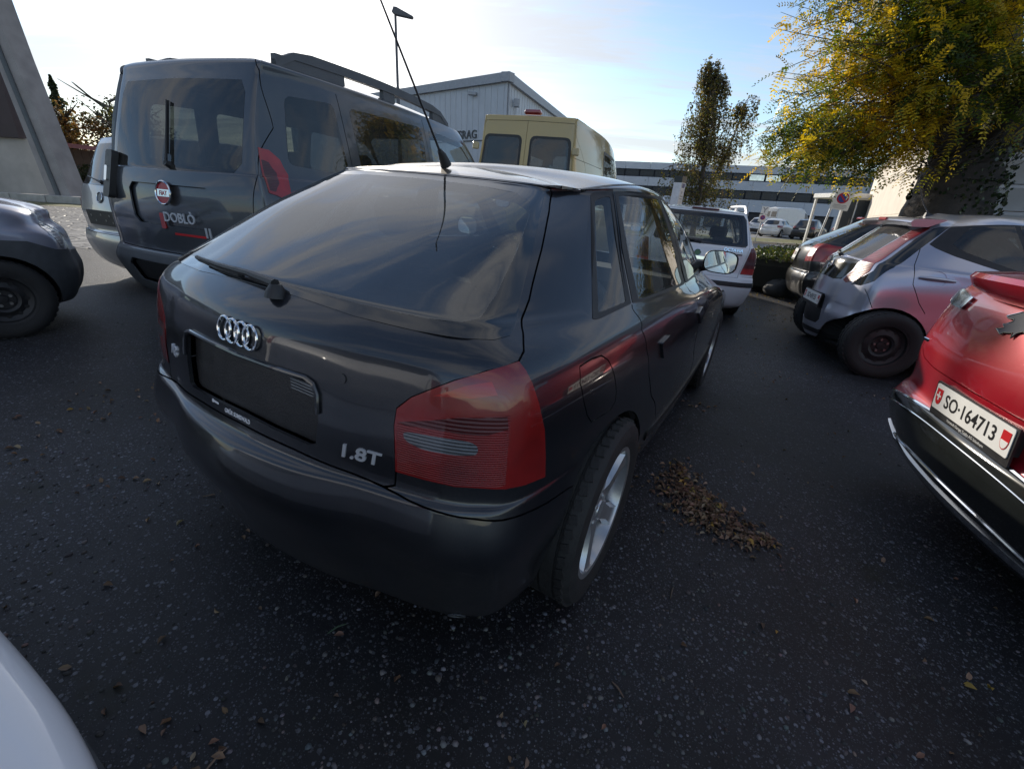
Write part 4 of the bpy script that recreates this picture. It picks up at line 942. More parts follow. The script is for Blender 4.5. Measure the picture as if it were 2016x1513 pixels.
# -- white estate ----------------------------------------------------
def build_octavia():
    P_=paint('white paint',(.72,.73,.76),0,rough=.4,dirt=.10,dcol=(.35,.33,.3))
    p=dict(W=.835,H=1.455,yr=-1.02,yf=3.46,wb=2.512,zbump=.62,rc=.26,rb=.045,rw=.93,sill=.26,gbase=(-.93,.985),gtop=(-.66,1.375),belt=.98,belt_mid=.94,cowl=(2.0,.95),header=(1.25,1.40),roofw=.60,rwt=.88,nose=.72,
      tail=[(-.965,.66),(-.96,.80),(-.95,.92)],wheelR=.305,rim=.2,wheels='cover',
      tailgate=[(0,1.385),(.50,1.385),(.545,1.33),(.615,1.0),(.60,.90),(.565,.70),(.55,.62),(0,.62)],
      gaps_side=[[(-.12,1.38),(-.05,.97),(.12,.75),(.40,.6)],[(.95,1.39),(.98,.95),(.95,.3)],[(.42,.55),(.5,.28),(2.0,.28),(2.1,.9)]],
      gaps_rear=[[(.60,.635),(.74,.635),(.80,.63)]],
      rear=[dict(n='window_border',p=[(0,1.365),(.48,1.365),(.525,1.31),(.585,1.02),(.56,.99),(0,.985)],m=FRIT,sym=1,under='tailgate',off=.001),
            dict(n='rear_window',p=[(0,1.335),(.43,1.335),(.465,1.29),(.50,1.10),(.49,1.05),(.44,1.03),(0,1.03)],m=GLASS,sym=1,under='tailgate',open=True,off=.001),
            dict(n='taillight',p=[(.635,.985),(.70,1.00),(.765,.97),(.775,.90),(.765,.70),(.755,.665),(.575,.665),(.58,.70)],m=lens('estate lamp',(.16,.010,.012),500),off=.003,st=.03),
            dict(n='lower_lens',p=[(.577,.67),(.755,.67),(.762,.74),(.592,.74)],m=REFL,off=.003,skirt=0,under='taillight',st=.03),
            dict(n='indicator_lens',p=[(.60,.78),(.765,.78),(.77,.86),(.618,.86)],m=lens('smoked lamp',(.12,.03,.035),600,.08,.2),off=.003,skirt=0,under='taillight',st=.03),
            dict(n='bumper_strip',p=[(0,.565),(.60,.565),(.80,.57),(.80,.515),(.60,.51),(0,.51)],m=BLACKP,sym=1,off=.008,skirt=.012),
            dict(n='plate_recess',p=[(0,.80),(.28,.80),(.30,.77),(.29,.665),(0,.665)],m=P_,sym=1,under='tailgate',off=-.012,key='recess')],
      side=[dict(n='window_trim',p=[(-.55,1.36),(1.25,1.385),(1.95,.99),(1.95,.955),(-.65,.985)],m=BLACKP,off=.001,f=.04),
            dict(n='side_window',p=[(-.50,1.32),(-.16,1.335),(-.10,1.0),(-.58,1.01)],m=GLASS,open=True,f=.03,key='w1',off=.002),
            dict(n='side_window',p=[(-.06,1.335),(.90,1.345),(.94,.99),(-.02,1.0)],m=GLASS,open=True,f=.03,key='w2',off=.002),
            dict(n='side_window',p=[(1.0,1.345),(1.24,1.345),(1.85,1.0),(1.03,.985)],m=GLASS,open=True,f=.03,key='w3',off=.002)],
      front=[dict(n='headlight',p=[(.42,.62),(.72,.66),(.72,.54),(.42,.52)],m=HEADL)],
      mirrors=(.88,1.72,1.02,P_,.2,.14),cabin=(-.75,1.8,.74,.32,.58,1.5))
    car,S,o=gen_car('estate_car','white estate car with chrome roof rails and black bumper strip','x' and p,P_,OCTPOSE)
    tg=o['tailgate'];rear_text(S,tg,'OCTAVIA',.42,.93,.055,CHROME,'model_badge',.004,1.0,.001)
    rear_text(S,tg,'TDI',.46,.865,.035,CHROME,'engine_badge',.003)
    m=MB();c,t,b,n=rear_tf(S,.42,.90);fr=planef(c,t,b,n);m.prism([(-.12,-.008),(.12,-.008),(.12,.004),(-.12,.004)],.001,.006,fr);m.build('badge_strip',BLACKP,tg)
    m=MB();c,t,b,n=rear_tf(S,0,.815);fr=planef(c,t,b,n);m.prism(fillet([(-.30,-.02),(.30,-.02),(.30,.02),(-.30,.02)],.015),.0,.022,fr);m.build('grip_strip',CHROME,tg)
    disc_badge(S,tg,.0,.875,.04,pbr('green badge',(.02,.12,.05),.2),'badge')
    MB().box((0,-.662,1.405),(.34,.03,.022),Matrix.Rotation(.3,3,'X'),bev=.006).build('brake_light',lens('smoked brake lamp',(.10,.01,.012),0),tg)
    rails(S,car,-.52,1.15,.535,pbr('silver rail',(.55,.56,.58),.35,.8,.06),.07,(0,.5,1))
    fin_aerial(car,-.42,1.425,.10,.3);wiper(S,tg,0,1.0,-.4,1.03)
    return car
# -- red crossover ---------------------------------------------------
def build_red():
    P_=paint('red paint',(.36,.006,.018),.25,rough=.3,dirt=.13,dcol=(.35,.25,.22))
    p=dict(W=.94,H=1.60,yr=-.985,yf=3.73,wb=2.98,zbump=.55,rc=.30,rb=.05,rw=.965,sill=.25,gbase=(-.83,1.125),gtop=(.10,1.52),belt=1.08,belt_mid=1.02,cowl=(2.6,1.05),header=(1.6,1.5),roofw=.62,rwt=.84,nose=.85,
      tail=[(-.94,.60),(-.955,.80),(-.90,1.04)],wheelR=.36,rim=.23,wheels='alloy',track=.81,tyrew=.225,res=(8,6),
      gaps_side=[[(1.15,1.0),(1.12,.35)]],gaps_rear=[[(.80,.98),(.745,.90),(.73,.82),(.70,.76),(.62,.725),(.45,.715),(.0,.72)]],
      rear=[dict(n='bumper',p=[(0,.562),(.30,.55),(.55,.53),(.70,.505),(.80,.47),(.84,.42),(.82,.25),(.5,.21),(0,.21)],m=GLOSSB,sym=1,off=.002,key='bumper'),
            dict(n='lower_trim',p=[(0,.30),(.55,.30),(.72,.34),(.72,.31),(.55,.27),(0,.27)],m=CHROME,sym=1,off=.010,under='bumper',skirt=.01),
            dict(n='taillight',p=[(.50,1.045),(.66,1.065),(.78,1.06),(.80,1.02),(.66,.99),(.52,.99)],m=pbr('lamp chrome',(.55,.56,.60),.12,.9,.1),off=.012,skirt=.02,st=.03)],
      side=[dict(n='side_window',p=[(-.15,1.35),(.25,1.46),(1.1,1.49),(1.1,1.08),(.1,1.12)],m=GLASSD,open=True,f=.03,key='w1',off=.001),
            dict(n='side_window',p=[(1.2,1.49),(1.6,1.46),(2.35,1.10),(1.2,1.08)],m=GLASSD,open=True,f=.03,key='w2',off=.001),
            dict(n='arch_trim',p=circ((0,.36),.46,40),m=BLACKP,off=.004,key='at1'),dict(n='arch_trim',p=circ((2.98,.36),.46,40),m=BLACKP,off=.004,key='at2')],
      uv=[dict(n='rear_window',p=[(0,8.7),(2,8.75),(3.0,9.0),(3.2,10),(2.8,10.7),(1.5,10.85),(0,10.9)],m=GLASSD,sym=1,open=True)],
      archR=.40,cabin=(-.2,2.1,.8,.36,.62,1.9))
    car,S,o=gen_car('red_crossover','glossy red crossover showing its tail, badge and white number plate','x' and p,P_,REDPOSE)
    body=o['body']
    # ducktail lip
    V=[];F=[];xs=np.linspace(-.72,.72,25)
    for x in xs:
        k=(abs(x)/.72);yo=.02+.20*k**2.6;dz=-.01*k**2
        V+=[(x,-.62+yo*.9,1.195+dz),(x,-.86+yo,1.185+dz),(x,-1.005+yo,1.165+dz),(x,-1.02+yo,1.145+dz),(x,-.995+yo,1.105+dz),(x,-.93+yo,1.065+dz),(x,-.62+yo*.9,1.05+dz)]
    n=7
    for i in range(24):
        for j in range(n-1): F.append((i*n+j,i*n+j+1,(i+1)*n+j+1,(i+1)*n+j))
    F+=[tuple(range(n))[::-1],tuple(24*n+q for q in range(n))]
    sp=mesh('spoiler_lip',V,F,P_,car,True);sp.data.set_sharp_from_angle(angle=math.radians(42))
    # chrome strips along the black bumper
    for zz,w_ in((.560,.008),(.515,.0035),(.345,.006)):
        q=S.find([(x,zz-.075*(abs(x)/.8)**2.2) for x in np.linspace(-.80,.80,41)],'rear');X=S.ev(q[:,0],q[:,1])+S.nrm(q[:,0],q[:,1])*.004
        MB().tube([tuple(v) for v in X],w_,6).build('bumper_chrome',CHROME,o['bumper'],True)
    rear_plate(S,body,.645,'SO·164713',out=.03,size=.082,advert='Vorstadt-Garage Tozilo AG Solothurn')
    MB().prism([(-.24,-.05),(.24,-.05),(.24,.05),(-.24,.05)],-.03,.02,planef(*[(lambda c,t,b,n:(c+n*.001,t,b,n))(*rear_tf(S,0,.645))][0])).build('plate_mount',BLACKP,body)
    c,t,b,n_=rear_tf(S,-.675,.805);MB().box((0,0,0),(.05,.012,.016),bev=.003).build('side_badge',CHROME,body).matrix_local=Matrix.Translation(Vector(c+n_*.003))
    # horse badge: outline with metal rim
    c,t,b,n_=rear_tf(S,-.10,.995);fr=planef(c+n_*.002,t,b,n_);k=.085
    H_=[(-1.0,.30),(-.35,.62),(-.05,.72),(.15,.62),(.45,.55),(.75,.62),(1.0,.50),(1.25,.42),(1.1,.25),(.85,.22),(1.05,-.05),(1.25,-.30),(1.0,-.18),(.7,-.12),(.45,-.25),(.35,-.52),(.20,-.30),(-.05,-.36),(-.28,-.40),(-.42,-.52),(-.60,-.46),(-.95,-.34),(-.70,-.28),(-.52,-.20),(-.78,-.08),(-.55,.02),(-.35,.18),(-.42,.26),(-.75,.22)]
    P2=[(x*k,y*k) for x,y in H_];m=MB().prism(P2,0,.004,fr);hb=m.build('horse_badge',pbr('badge grey',(.055,.06,.075),.75,0),body)
    MB().tube([fr(x,y,.004) for x,y in P2+[P2[0]]],.0026,6,cap=False).build('badge_rim',CHROME,hb,True)
    return car
# -- dark people carrier ----------------------------------------------
def build_doblo():
    P_=paint('graphite paint',(.060,.068,.082),.5,rough=.4,dirt=.22)
    p=dict(W=.90,H=1.86,yr=-.90,yf=3.49,wb=2.755,zbump=.56,rc=.22,rb=.05,rw=.95,sill=.27,gbase=(-.83,1.10),gtop=(-.63,1.68),crown=(.10,.055),belt=1.12,belt_mid=1.10,cowl=(2.75,1.12),header=(2.10,1.72),roofw=.72,rwt=.93,nose=.85,
      tail=[(-.86,.60),(-.87,.80),(-.86,.98)],wheelR=.31,rim=.2,wheels='cover',res=(8,6),
      tailgate=[(0,1.78),(.60,1.77),(.66,1.70),(.705,1.40),(.72,1.08),(.70,.75),(.68,.58),(0,.58)],
      gaps_side=[[(.0,1.70),(.05,1.1),(.35,.8),(.45,.3)],[(1.1,1.72),(1.15,1.1),(1.12,.3)],[(.0,1.05),(1.1,1.05)]],
      bumper=dict(seam=[(0,.56),(.5,.56),(.75,.57),(.82,.575)],side=[(-.55,.575),(-.34,.52),(-.34,.36)],mat=GREYP,off=.004,u=4.4),
      rear=[dict(n='rear_window',p=[(0,1.66),(.54,1.65),(.58,1.58),(.61,1.18),(.56,1.12),(0,1.11)],m=GLASSD,sym=1,under='tailgate',open=True,off=.001),
                        dict(n='plate_recess',p=[(0,1.02),(.36,1.02),(.40,.98),(.39,.80),(.34,.76),(0,.76)],m=P_,sym=1,under='tailgate',off=-.02,key='recess'),
            dict(n='bumper_hollow',p=[(0,.50),(.50,.50),(.54,.46),(.50,.34),(0,.32)],m=BLACKP,sym=1,under='bumper',off=-.03,key='hollow')],
      uv=[dict(n='taillight',p=[(3.73,9.6),(4.03,9.57),(4.18,9.39),(4.25,8.97),(4.22,8.0),(4.19,7.26),(4.05,7.11),(3.97,7.2),(3.80,7.3),(3.75,8.12),(3.72,9.2)],m=lens('red lamp clear',(.45,.016,.014),0),off=.004),dict(n='inner_lens',p=[(3.78,9.35),(3.98,9.30),(4.09,9.0),(4.07,7.77),(3.97,7.35),(3.84,7.40),(3.80,8.97)],m=REDD,off=.004,skirt=0,under='taillight')],
      side=[dict(n='side_window',p=[(-.45,1.60),(-.05,1.63),(.0,1.17),(-.52,1.20)],m=GLASSD,open=True,f=.05,key='w1',off=.001),
            dict(n='side_window',p=[(.1,1.63),(1.05,1.65),(1.08,1.16),(.14,1.17)],m=GLASSD,open=True,f=.05,key='w2',off=.001),
            dict(n='side_window',p=[(1.18,1.65),(2.0,1.63),(2.6,1.16),(1.2,1.15)],m=GLASS,open=True,f=.04,key='w3',off=.001)],
      front=[dict(n='headlight',p=[(.5,.72),(.78,.85),(.8,.65),(.5,.6)],m=HEADL)],
      mirrors=(.98,2.45,1.10,BLACKP,.2,.18),cabin=(-.6,2.1,.8,.4,.66,1.8))
    car,S,o=gen_car('people_carrier','tall graphite people carrier with solid grey roof rails and red round badge','x' and p,P_,DOBPOSE)
    tg=o['tailgate'];b,fr=disc_badge(S,tg,0,.965,.072,pbr('red badge enamel',(.35,.02,.03),.25),'round_badge',.01)
    MB().prism([(-.058,-.022),(.058,-.022),(.058,.022),(-.058,.022)],.009,.011,fr).build('badge_band',CHROME,b);text_mesh('FIAT',.040,'badge_letters',pbr('red badge enamel',(.35,.02,.03)),b,lambda x,y,z:fr(x,y-.014,.0112+z),.001,xs=.95,bold=.001)
    rear_text(S,tg,'DOBLÒ',.11,.79,.085,BADGE,'model_badge',.004,1.0,.001)
    c,t,b2,n=rear_tf(S,-.055,.79);MB().prism(fillet([(-.022,-.05),(.022,-.05),(.022,.05),(-.022,.05)],.01),0,.008,planef(c,t,b2,n)).build('red_marker',REFL,tg)
    c,t,b2,n=rear_tf(S,.34,.745);fm=planef(c,t,b2,n)
    for q in(-.02,.012): MB().prism([(q,-.035),(q+.016,-.035),(q+.016,.03),(q,.03)],0,.005,fm).build('badge_bar',BADGE,tg)
    c,t,b2,n=rear_tf(S,.20,.715);MB().prism([(-.16,-.008),(.12,-.008),(.12,.006),(-.16,.006)],0,.004,planef(c,t,b2,n)).build('badge_strip',PRED,tg)
    m=MB();c,t,b2,n=rear_tf(S,-.62,1.05);fr=planef(c,t,b2,n)
    m.prism(fillet([(-.05,-.16),(.05,-.16),(.06,.16),(-.04,.16)],.03),-.005,.035,fr);m.build('hinge_cover',BLACKP,tg)
    m=MB().prism(fillet([(-.02,-.05),(.02,-.05),(.02,.05),(-.02,.05)],.01),.035,.045,fr).build('hinge_plate',CHROME,tg)
    wiper(S,tg,.02,1.14,-.05,1.52)
    for zz in(.60,.52):
        pass
    for sx in(-1,1):
        V=[];
        pts=[(-.42,0),(2.05,0)]
        ys=np.linspace(-.42,1.75,15);uv=S.find([(.60,y) for y in ys],'top');Q=S.ev(uv[:,0],uv[:,1]);m=MB()
        def bar(i0,i1,h0,h1):
            VV=[];n=0
            for i in range(i0,i1+1):
                q=Q[i]
                for (dx,dz) in((-.024,h0(i)),(-.018,h1(i)),(.018,h1(i)),(.024,h0(i))): VV.append((sx*(q[0]+dx),q[1],q[2]+dz));
            FF=[]
            for k in range(i1-i0):
                for e in range(4): FF.append((k*4+e,k*4+(e+1)%4,(k+1)*4+(e+1)%4,(k+1)*4+e))
            FF+=[(0,1,2,3),tuple((i1-i0)*4+e for e in(3,2,1,0))]
            m.add(VV,FF)
        top=lambda i:.115*min(1,.55+.45*min(i,14-i)/1.5) if 0<i<14 else .03
        bar(0,14,lambda i:(.055 if 0<i<14 else -.02),top)
        bar(0,4,lambda i:-.02,lambda i:.06);bar(7,8,lambda i:-.02,lambda i:.06);bar(12,14,lambda i:-.02,lambda i:.056 if i<14 else .02)
        m.build('roof_rail',pbr('grey rail plastic',(.10,.105,.115),.5,0,.1),car,False)
    return car
# -- silver minivan ---------------------------------------------------
def build_touran():
    P_=paint('silver paint',(.40,.40,.41),.8,rough=.33,dirt=.15,dcol=(.3,.28,.25))
    p=dict(W=.86,H=1.62,yr=-.90,yf=3.5,wb=2.68,zbump=.60,rc=.25,rb=.06,rw=.93,sill=.25,gbase=(-.80,1.06),gtop=(-.52,1.53),belt=1.05,belt_mid=1.0,cowl=(2.3,1.0),header=(1.35,1.54),roofw=.66,rwt=.90,nose=.8,
      tail=[(-.86,.62),(-.87,.80),(-.83,.97)],wheelR=.316,rim=.2,wheels='alloy',res=(6,5),
      tailgate=[(0,1.56),(.52,1.55),(.60,1.45),(.68,1.05),(.64,.80),(.58,.58),(0,.58)],
      gaps_side=[[(.0,1.5),(.05,1.0),(.35,.75)],[(1.05,1.53),(1.1,1.0),(1.05,.3)]],gaps_rear=[[(.60,.60),(.80,.60)]],
      rear=[dict(n='rear_window',p=[(0,1.50),(.50,1.49),(.56,1.42),(.64,1.12),(.60,1.07),(0,1.06)],m=GLASSD,sym=1,under='tailgate',open=True,off=.001),
            dict(n='taillight',p=[(.70,1.10),(.76,1.08),(.82,.95),(.82,.80),(.70,.80),(.68,.92)],m=REDL,off=.003,st=.03)],
      side=[dict(n='side_window',p=[(-.4,1.46),(-.05,1.47),(.0,1.07),(-.5,1.08)],m=GLASSD,open=True,f=.04,key='w1',off=.001),dict(n='side_window',p=[(.08,1.47),(1.0,1.49),(1.05,1.05),(.1,1.06)],m=GLASSD,open=True,f=.04,key='w2',off=.001),dict(n='side_window',p=[(1.12,1.49),(1.4,1.47),(2.2,1.05),(1.14,1.04)],m=GLASS,open=True,f=.04,key='w3',off=.001)],
      front=[dict(n='headlight',p=[(.5,.7),(.75,.78),(.78,.62),(.5,.6)],m=HEADL)],mirrors=(.96,2.0,1.08,P_,.2,.14),cabin=(-.5,2.0,.78,.36,.6,1.75))
    car,S,o=gen_car('minivan','silver minivan parked behind the graphite people carrier, its number plate missing','x' and p,P_,TOUPOSE)
    tg=o['tailgate'];disc_badge(S,tg,0,.945,.055,pbr('dark badge',(.03,.035,.05),.3),'round_badge')
    c,t,b,n=rear_tf(S,0,.74);fr=planef(c,t,b,n);m=MB().prism(fillet([(-.29,-.075),(.29,-.075),(.29,.075),(-.29,.075)],.015),-.01,.008,fr);pp=m.build('plate_base',BLACKP,tg)
    m=MB()
    for x,y in((-.2,.02),(-.12,-.03),(.02,.035),(.1,-.02),(.2,.03),(.24,-.035)): m.prism(circ((x,y),.012,10),.008,.011,fr)
    m.build('plate_studs',MR['steel'],pp);wiper(S,tg,0,1.09,-.42,1.14)
    return car
# -- small lilac grey car ----------------------------------------------
def build_ka():
    P_=paint('lilac grey paint',(.26,.27,.34),.5,rough=.35,dirt=.10,dcol=(.3,.28,.28))
    p=dict(W=.80,H=1.38,yr=-.60,yf=3.066,wb=2.446,zbump=.58,rc=.36,rb=.12,fc=.36,rw=.88,sill=.22,gbase=(-.42,.92),gtop=(.05,1.27),belt=.95,belt_mid=.97,cowl=(2.2,1.05),header=(1.3,1.33),roofw=.60,rwt=.82,nose=.80,
      tail=[(-.565,.62),(-.545,.74),(-.49,.85)],wheelR=.28,rim=.175,wheels='steel',res=(7,6),tyrew=.17,
      bumper=dict(seam=[(0,.60),(.4,.60),(.62,.60),(.68,.60)],side=[(-.30,.59),(-.1,.645),(.12,.66),(.36,.60),(.46,.42),(.46,.25)],mat=GREYP,off=.010,u=4.9),
      gaps_side=[[(.62,1.27),(.58,.9),(.62,.3),(1.7,.28),(1.75,.9)]],
      rear=[dict(n='rear_window',p=[(0,1.25),(.46,1.24),(.53,1.12),(.56,.98),(.5,.94),(0,.93)],m=GLASSD,sym=1,open=True,off=.001),
            dict(n='taillight',p=[(.55,.82),(.64,.80),(.68,.72),(.66,.66),(.56,.68)],m=REDL,off=.003,st=.03)],
      side=[dict(n='side_window',p=[(.05,1.22),(.55,1.25),(.53,.97),(-.12,.97),(-.15,1.02)],m=GLASSD,open=True,f=.05,key='w1',off=.001),dict(n='side_window',p=[(.68,1.25),(1.25,1.26),(2.0,1.03),(.66,.98)],m=GLASS,open=True,f=.04,key='w2',off=.001),
            dict(n='wing_trim',p=[(2.0,.50),(2.08,.62),(2.22,.685),(2.446,.70),(2.66,.68),(2.80,.615),(2.90,.60),(2.90,.22),(2.0,.22)],m=GREYP,off=.010,key='wt'),dict(n='side_marker',p=[(2.84,.50),(2.91,.505),(2.91,.465),(2.84,.46)],m=GREYP,off=.020,key='rf')],
      uv=[],front=[dict(n='headlight',p=[(.46,.80),(.60,.79),(.68,.72),(.66,.62),(.5,.60)],m=HEADL,off=.003),dict(n='front_bumper',p=[(0,.56),(.45,.56),(.66,.585),(.72,.60),(.76,.60),(.76,.25),(.4,.2),(0,.2)],m=GREYP,sym=1,off=.010)],mirrors=(.86,1.6,.98,BLACKP,.18,.12),cabin=(-.1,1.8,.7,.3,.56,1.5))
    car,S,o=gen_car('small_hatchback','small lilac grey hatchback with charcoal plastic bumper and black steel wheels','x' and p,P_,KAPOSE)
    return car
# -- black hatch behind the silver electric car --------------------------
def build_black():
    P_=paint('black paint',(.012,.013,.015),.2,rough=.3,dirt=.18)
    p=dict(W=.86,H=1.56,yr=-1.0,yf=3.45,wb=2.60,zbump=.60,rc=.26,rb=.07,rw=.92,sill=.25,gbase=(-.82,1.08),gtop=(-.15,1.46),belt=1.06,belt_mid=1.0,cowl=(2.1,1.0),header=(1.3,1.48),roofw=.61,rwt=.88,nose=.75,
      tail=[(-.95,.64),(-.965,.80),(-.92,.98)],wheelR=.316,rim=.2,wheels='alloy',res=(7,6),
      tailgate=[(0,1.49),(.50,1.48),(.56,1.38),(.64,1.10),(.60,.98),(.52,.79),(.50,.63),(0,.63)],
      gaps_side=[[(.0,1.36),(.1,.95),(.38,.7)],[(1.05,1.38),(1.1,.95),(1.05,.3)]],gaps_rear=[[(.52,.65),(.8,.65)]],
      rear=[dict(n='rear_window',p=[(0,1.46),(.48,1.45),(.54,1.35),(.60,1.12),(.55,1.09),(0,1.08)],m=GLASSD,sym=1,under='tailgate',open=True,off=.001),
            dict(n='taillight',p=[(.55,1.06),(.70,1.075),(.775,1.03),(.79,.93),(.785,.80),(.56,.775),(.54,.84)],m=lens('red lamp c',(.42,.012,.014),0),off=.004,st=.03),
            dict(n='reversing_light',p=[(.57,.97),(.71,.98),(.73,.93),(.72,.87),(.57,.86)],m=lens('white lamp',(.55,.55,.57),300,.05,.2,.6),off=.004,skirt=0,under='taillight',st=.03)],
      side=[dict(n='side_window',p=[(-.45,1.24),(-.02,1.335),(.02,1.0),(-.5,1.08)],m=GLASSD,open=True,f=.04,key='w1',off=.001),dict(n='side_window',p=[(.08,1.335),(1.0,1.35),(1.05,.98),(.12,1.0)],m=GLASSD,open=True,f=.04,key='w2',off=.001),dict(n='side_window',p=[(1.12,1.35),(1.3,1.34),(2.0,.99),(1.14,.98)],m=GLASS,open=True,f=.04,key='w3',off=.001)],
      front=[dict(n='headlight',p=[(.5,.68),(.75,.74),(.78,.6),(.5,.58)],m=HEADL)],mirrors=(.92,1.85,1.05,P_,.2,.13),cabin=(-.5,1.9,.76,.33,.58,1.6))
    car,S,o=gen_car('black_hatchback','black hatchback with red and white C shaped lamps next to the clipped hedge','x' and p,P_,BLKPOSE)
    tg=o['tailgate'];rear_plate(S,tg,.86,'SO·38057',w=.30,h=.16,canton=False,size=.075,out=.01)
    rear_text(S,tg,'TDI',.40,1.02,.05,CHROME,'engine_badge');MB().box((0,-.19,1.50),(.30,.05,.03),bev=.008).build('brake_light',REFL,tg)
    q=S.find([(x,.62) for x in np.linspace(-.78,.78,25)],'rear');X=S.ev(q[:,0],q[:,1])+S.nrm(q[:,0],q[:,1])*.006
    MB().tube([tuple(v) for v in X],.008,6).build('bumper_lip',P_,o['body'],True)
    return car
# -- white car by the photographer --------------------------------------
def build_white():
    P_=paint('cold white paint',(.74,.76,.80),0,rough=.4,dirt=.06,dcol=(.4,.38,.36))
    p=dict(W=.86,H=1.48,yr=-.80,yf=3.3,wb=2.55,zbump=.53,rc=.18,rb=.035,rw=.95,tuck=-.12,sill=.24,gbase=(-.52,1.0),gtop=(-.05,1.38),belt=1.0,belt_mid=.97,cowl=(2.1,.97),header=(1.25,1.40),roofw=.62,rwt=.86,nose=.78,
      tail=[(-.63,.56),(-.61,.76),(-.57,.92)],wheelR=.31,rim=.2,wheels='alloy',res=(9,7),
      tailgate=[(0,1.42),(.50,1.41),(.60,1.28),(.66,1.02),(.62,.86),(.60,.60),(0,.60)],
      gaps_side=[[(.0,1.38),(.05,.97),(.35,.72)],[(1.0,1.4),(1.05,.97),(1.0,.3)]],gaps_rear=[[(.60,.61),(.80,.62)]],
      rear=[dict(n='rear_window',p=[(0,1.38),(.47,1.37),(.55,1.25),(.60,1.05),(.55,1.01),(0,1.0)],m=GLASSD,sym=1,under='tailgate',open=True,off=.001),
            dict(n='bumper_skirt',p=[(0,.34),(.5,.34),(.80,.345),(.80,.19),(.5,.185),(0,.185)],m=BLACKP,sym=1,off=.012,skirt=.04,key='skirt'),
            dict(n='taillight',p=[(.66,.98),(.74,.96),(.78,.84),(.76,.74),(.66,.76)],m=REDL,off=.003,st=.03)],
      side=[dict(n='side_window',p=[(-.3,1.32),(.0,1.35),(.02,1.02),(-.35,1.06)],m=GLASSD,open=True,f=.04,key='w1',off=.001),dict(n='side_window',p=[(.08,1.35),(.95,1.37),(1.0,1.0),(.12,1.02)],m=GLASSD,open=True,f=.04,key='w2',off=.001),dict(n='side_window',p=[(1.08,1.37),(1.28,1.36),(2.0,1.01),(1.1,1.0)],m=GLASS,open=True,f=.04,key='w3',off=.001)],
      front=[dict(n='headlight',p=[(.5,.68),(.75,.76),(.78,.62),(.5,.58)],m=HEADL)],mirrors=(.92,1.85,1.05,P_,.2,.13),cabin=(-.3,1.9,.76,.33,.6,1.6))
    car,S,o=gen_car('white_hatchback','cold white car whose bumper corner with black skirt reaches in beside the camera','x' and p,P_,WHTPOSE)
    return car
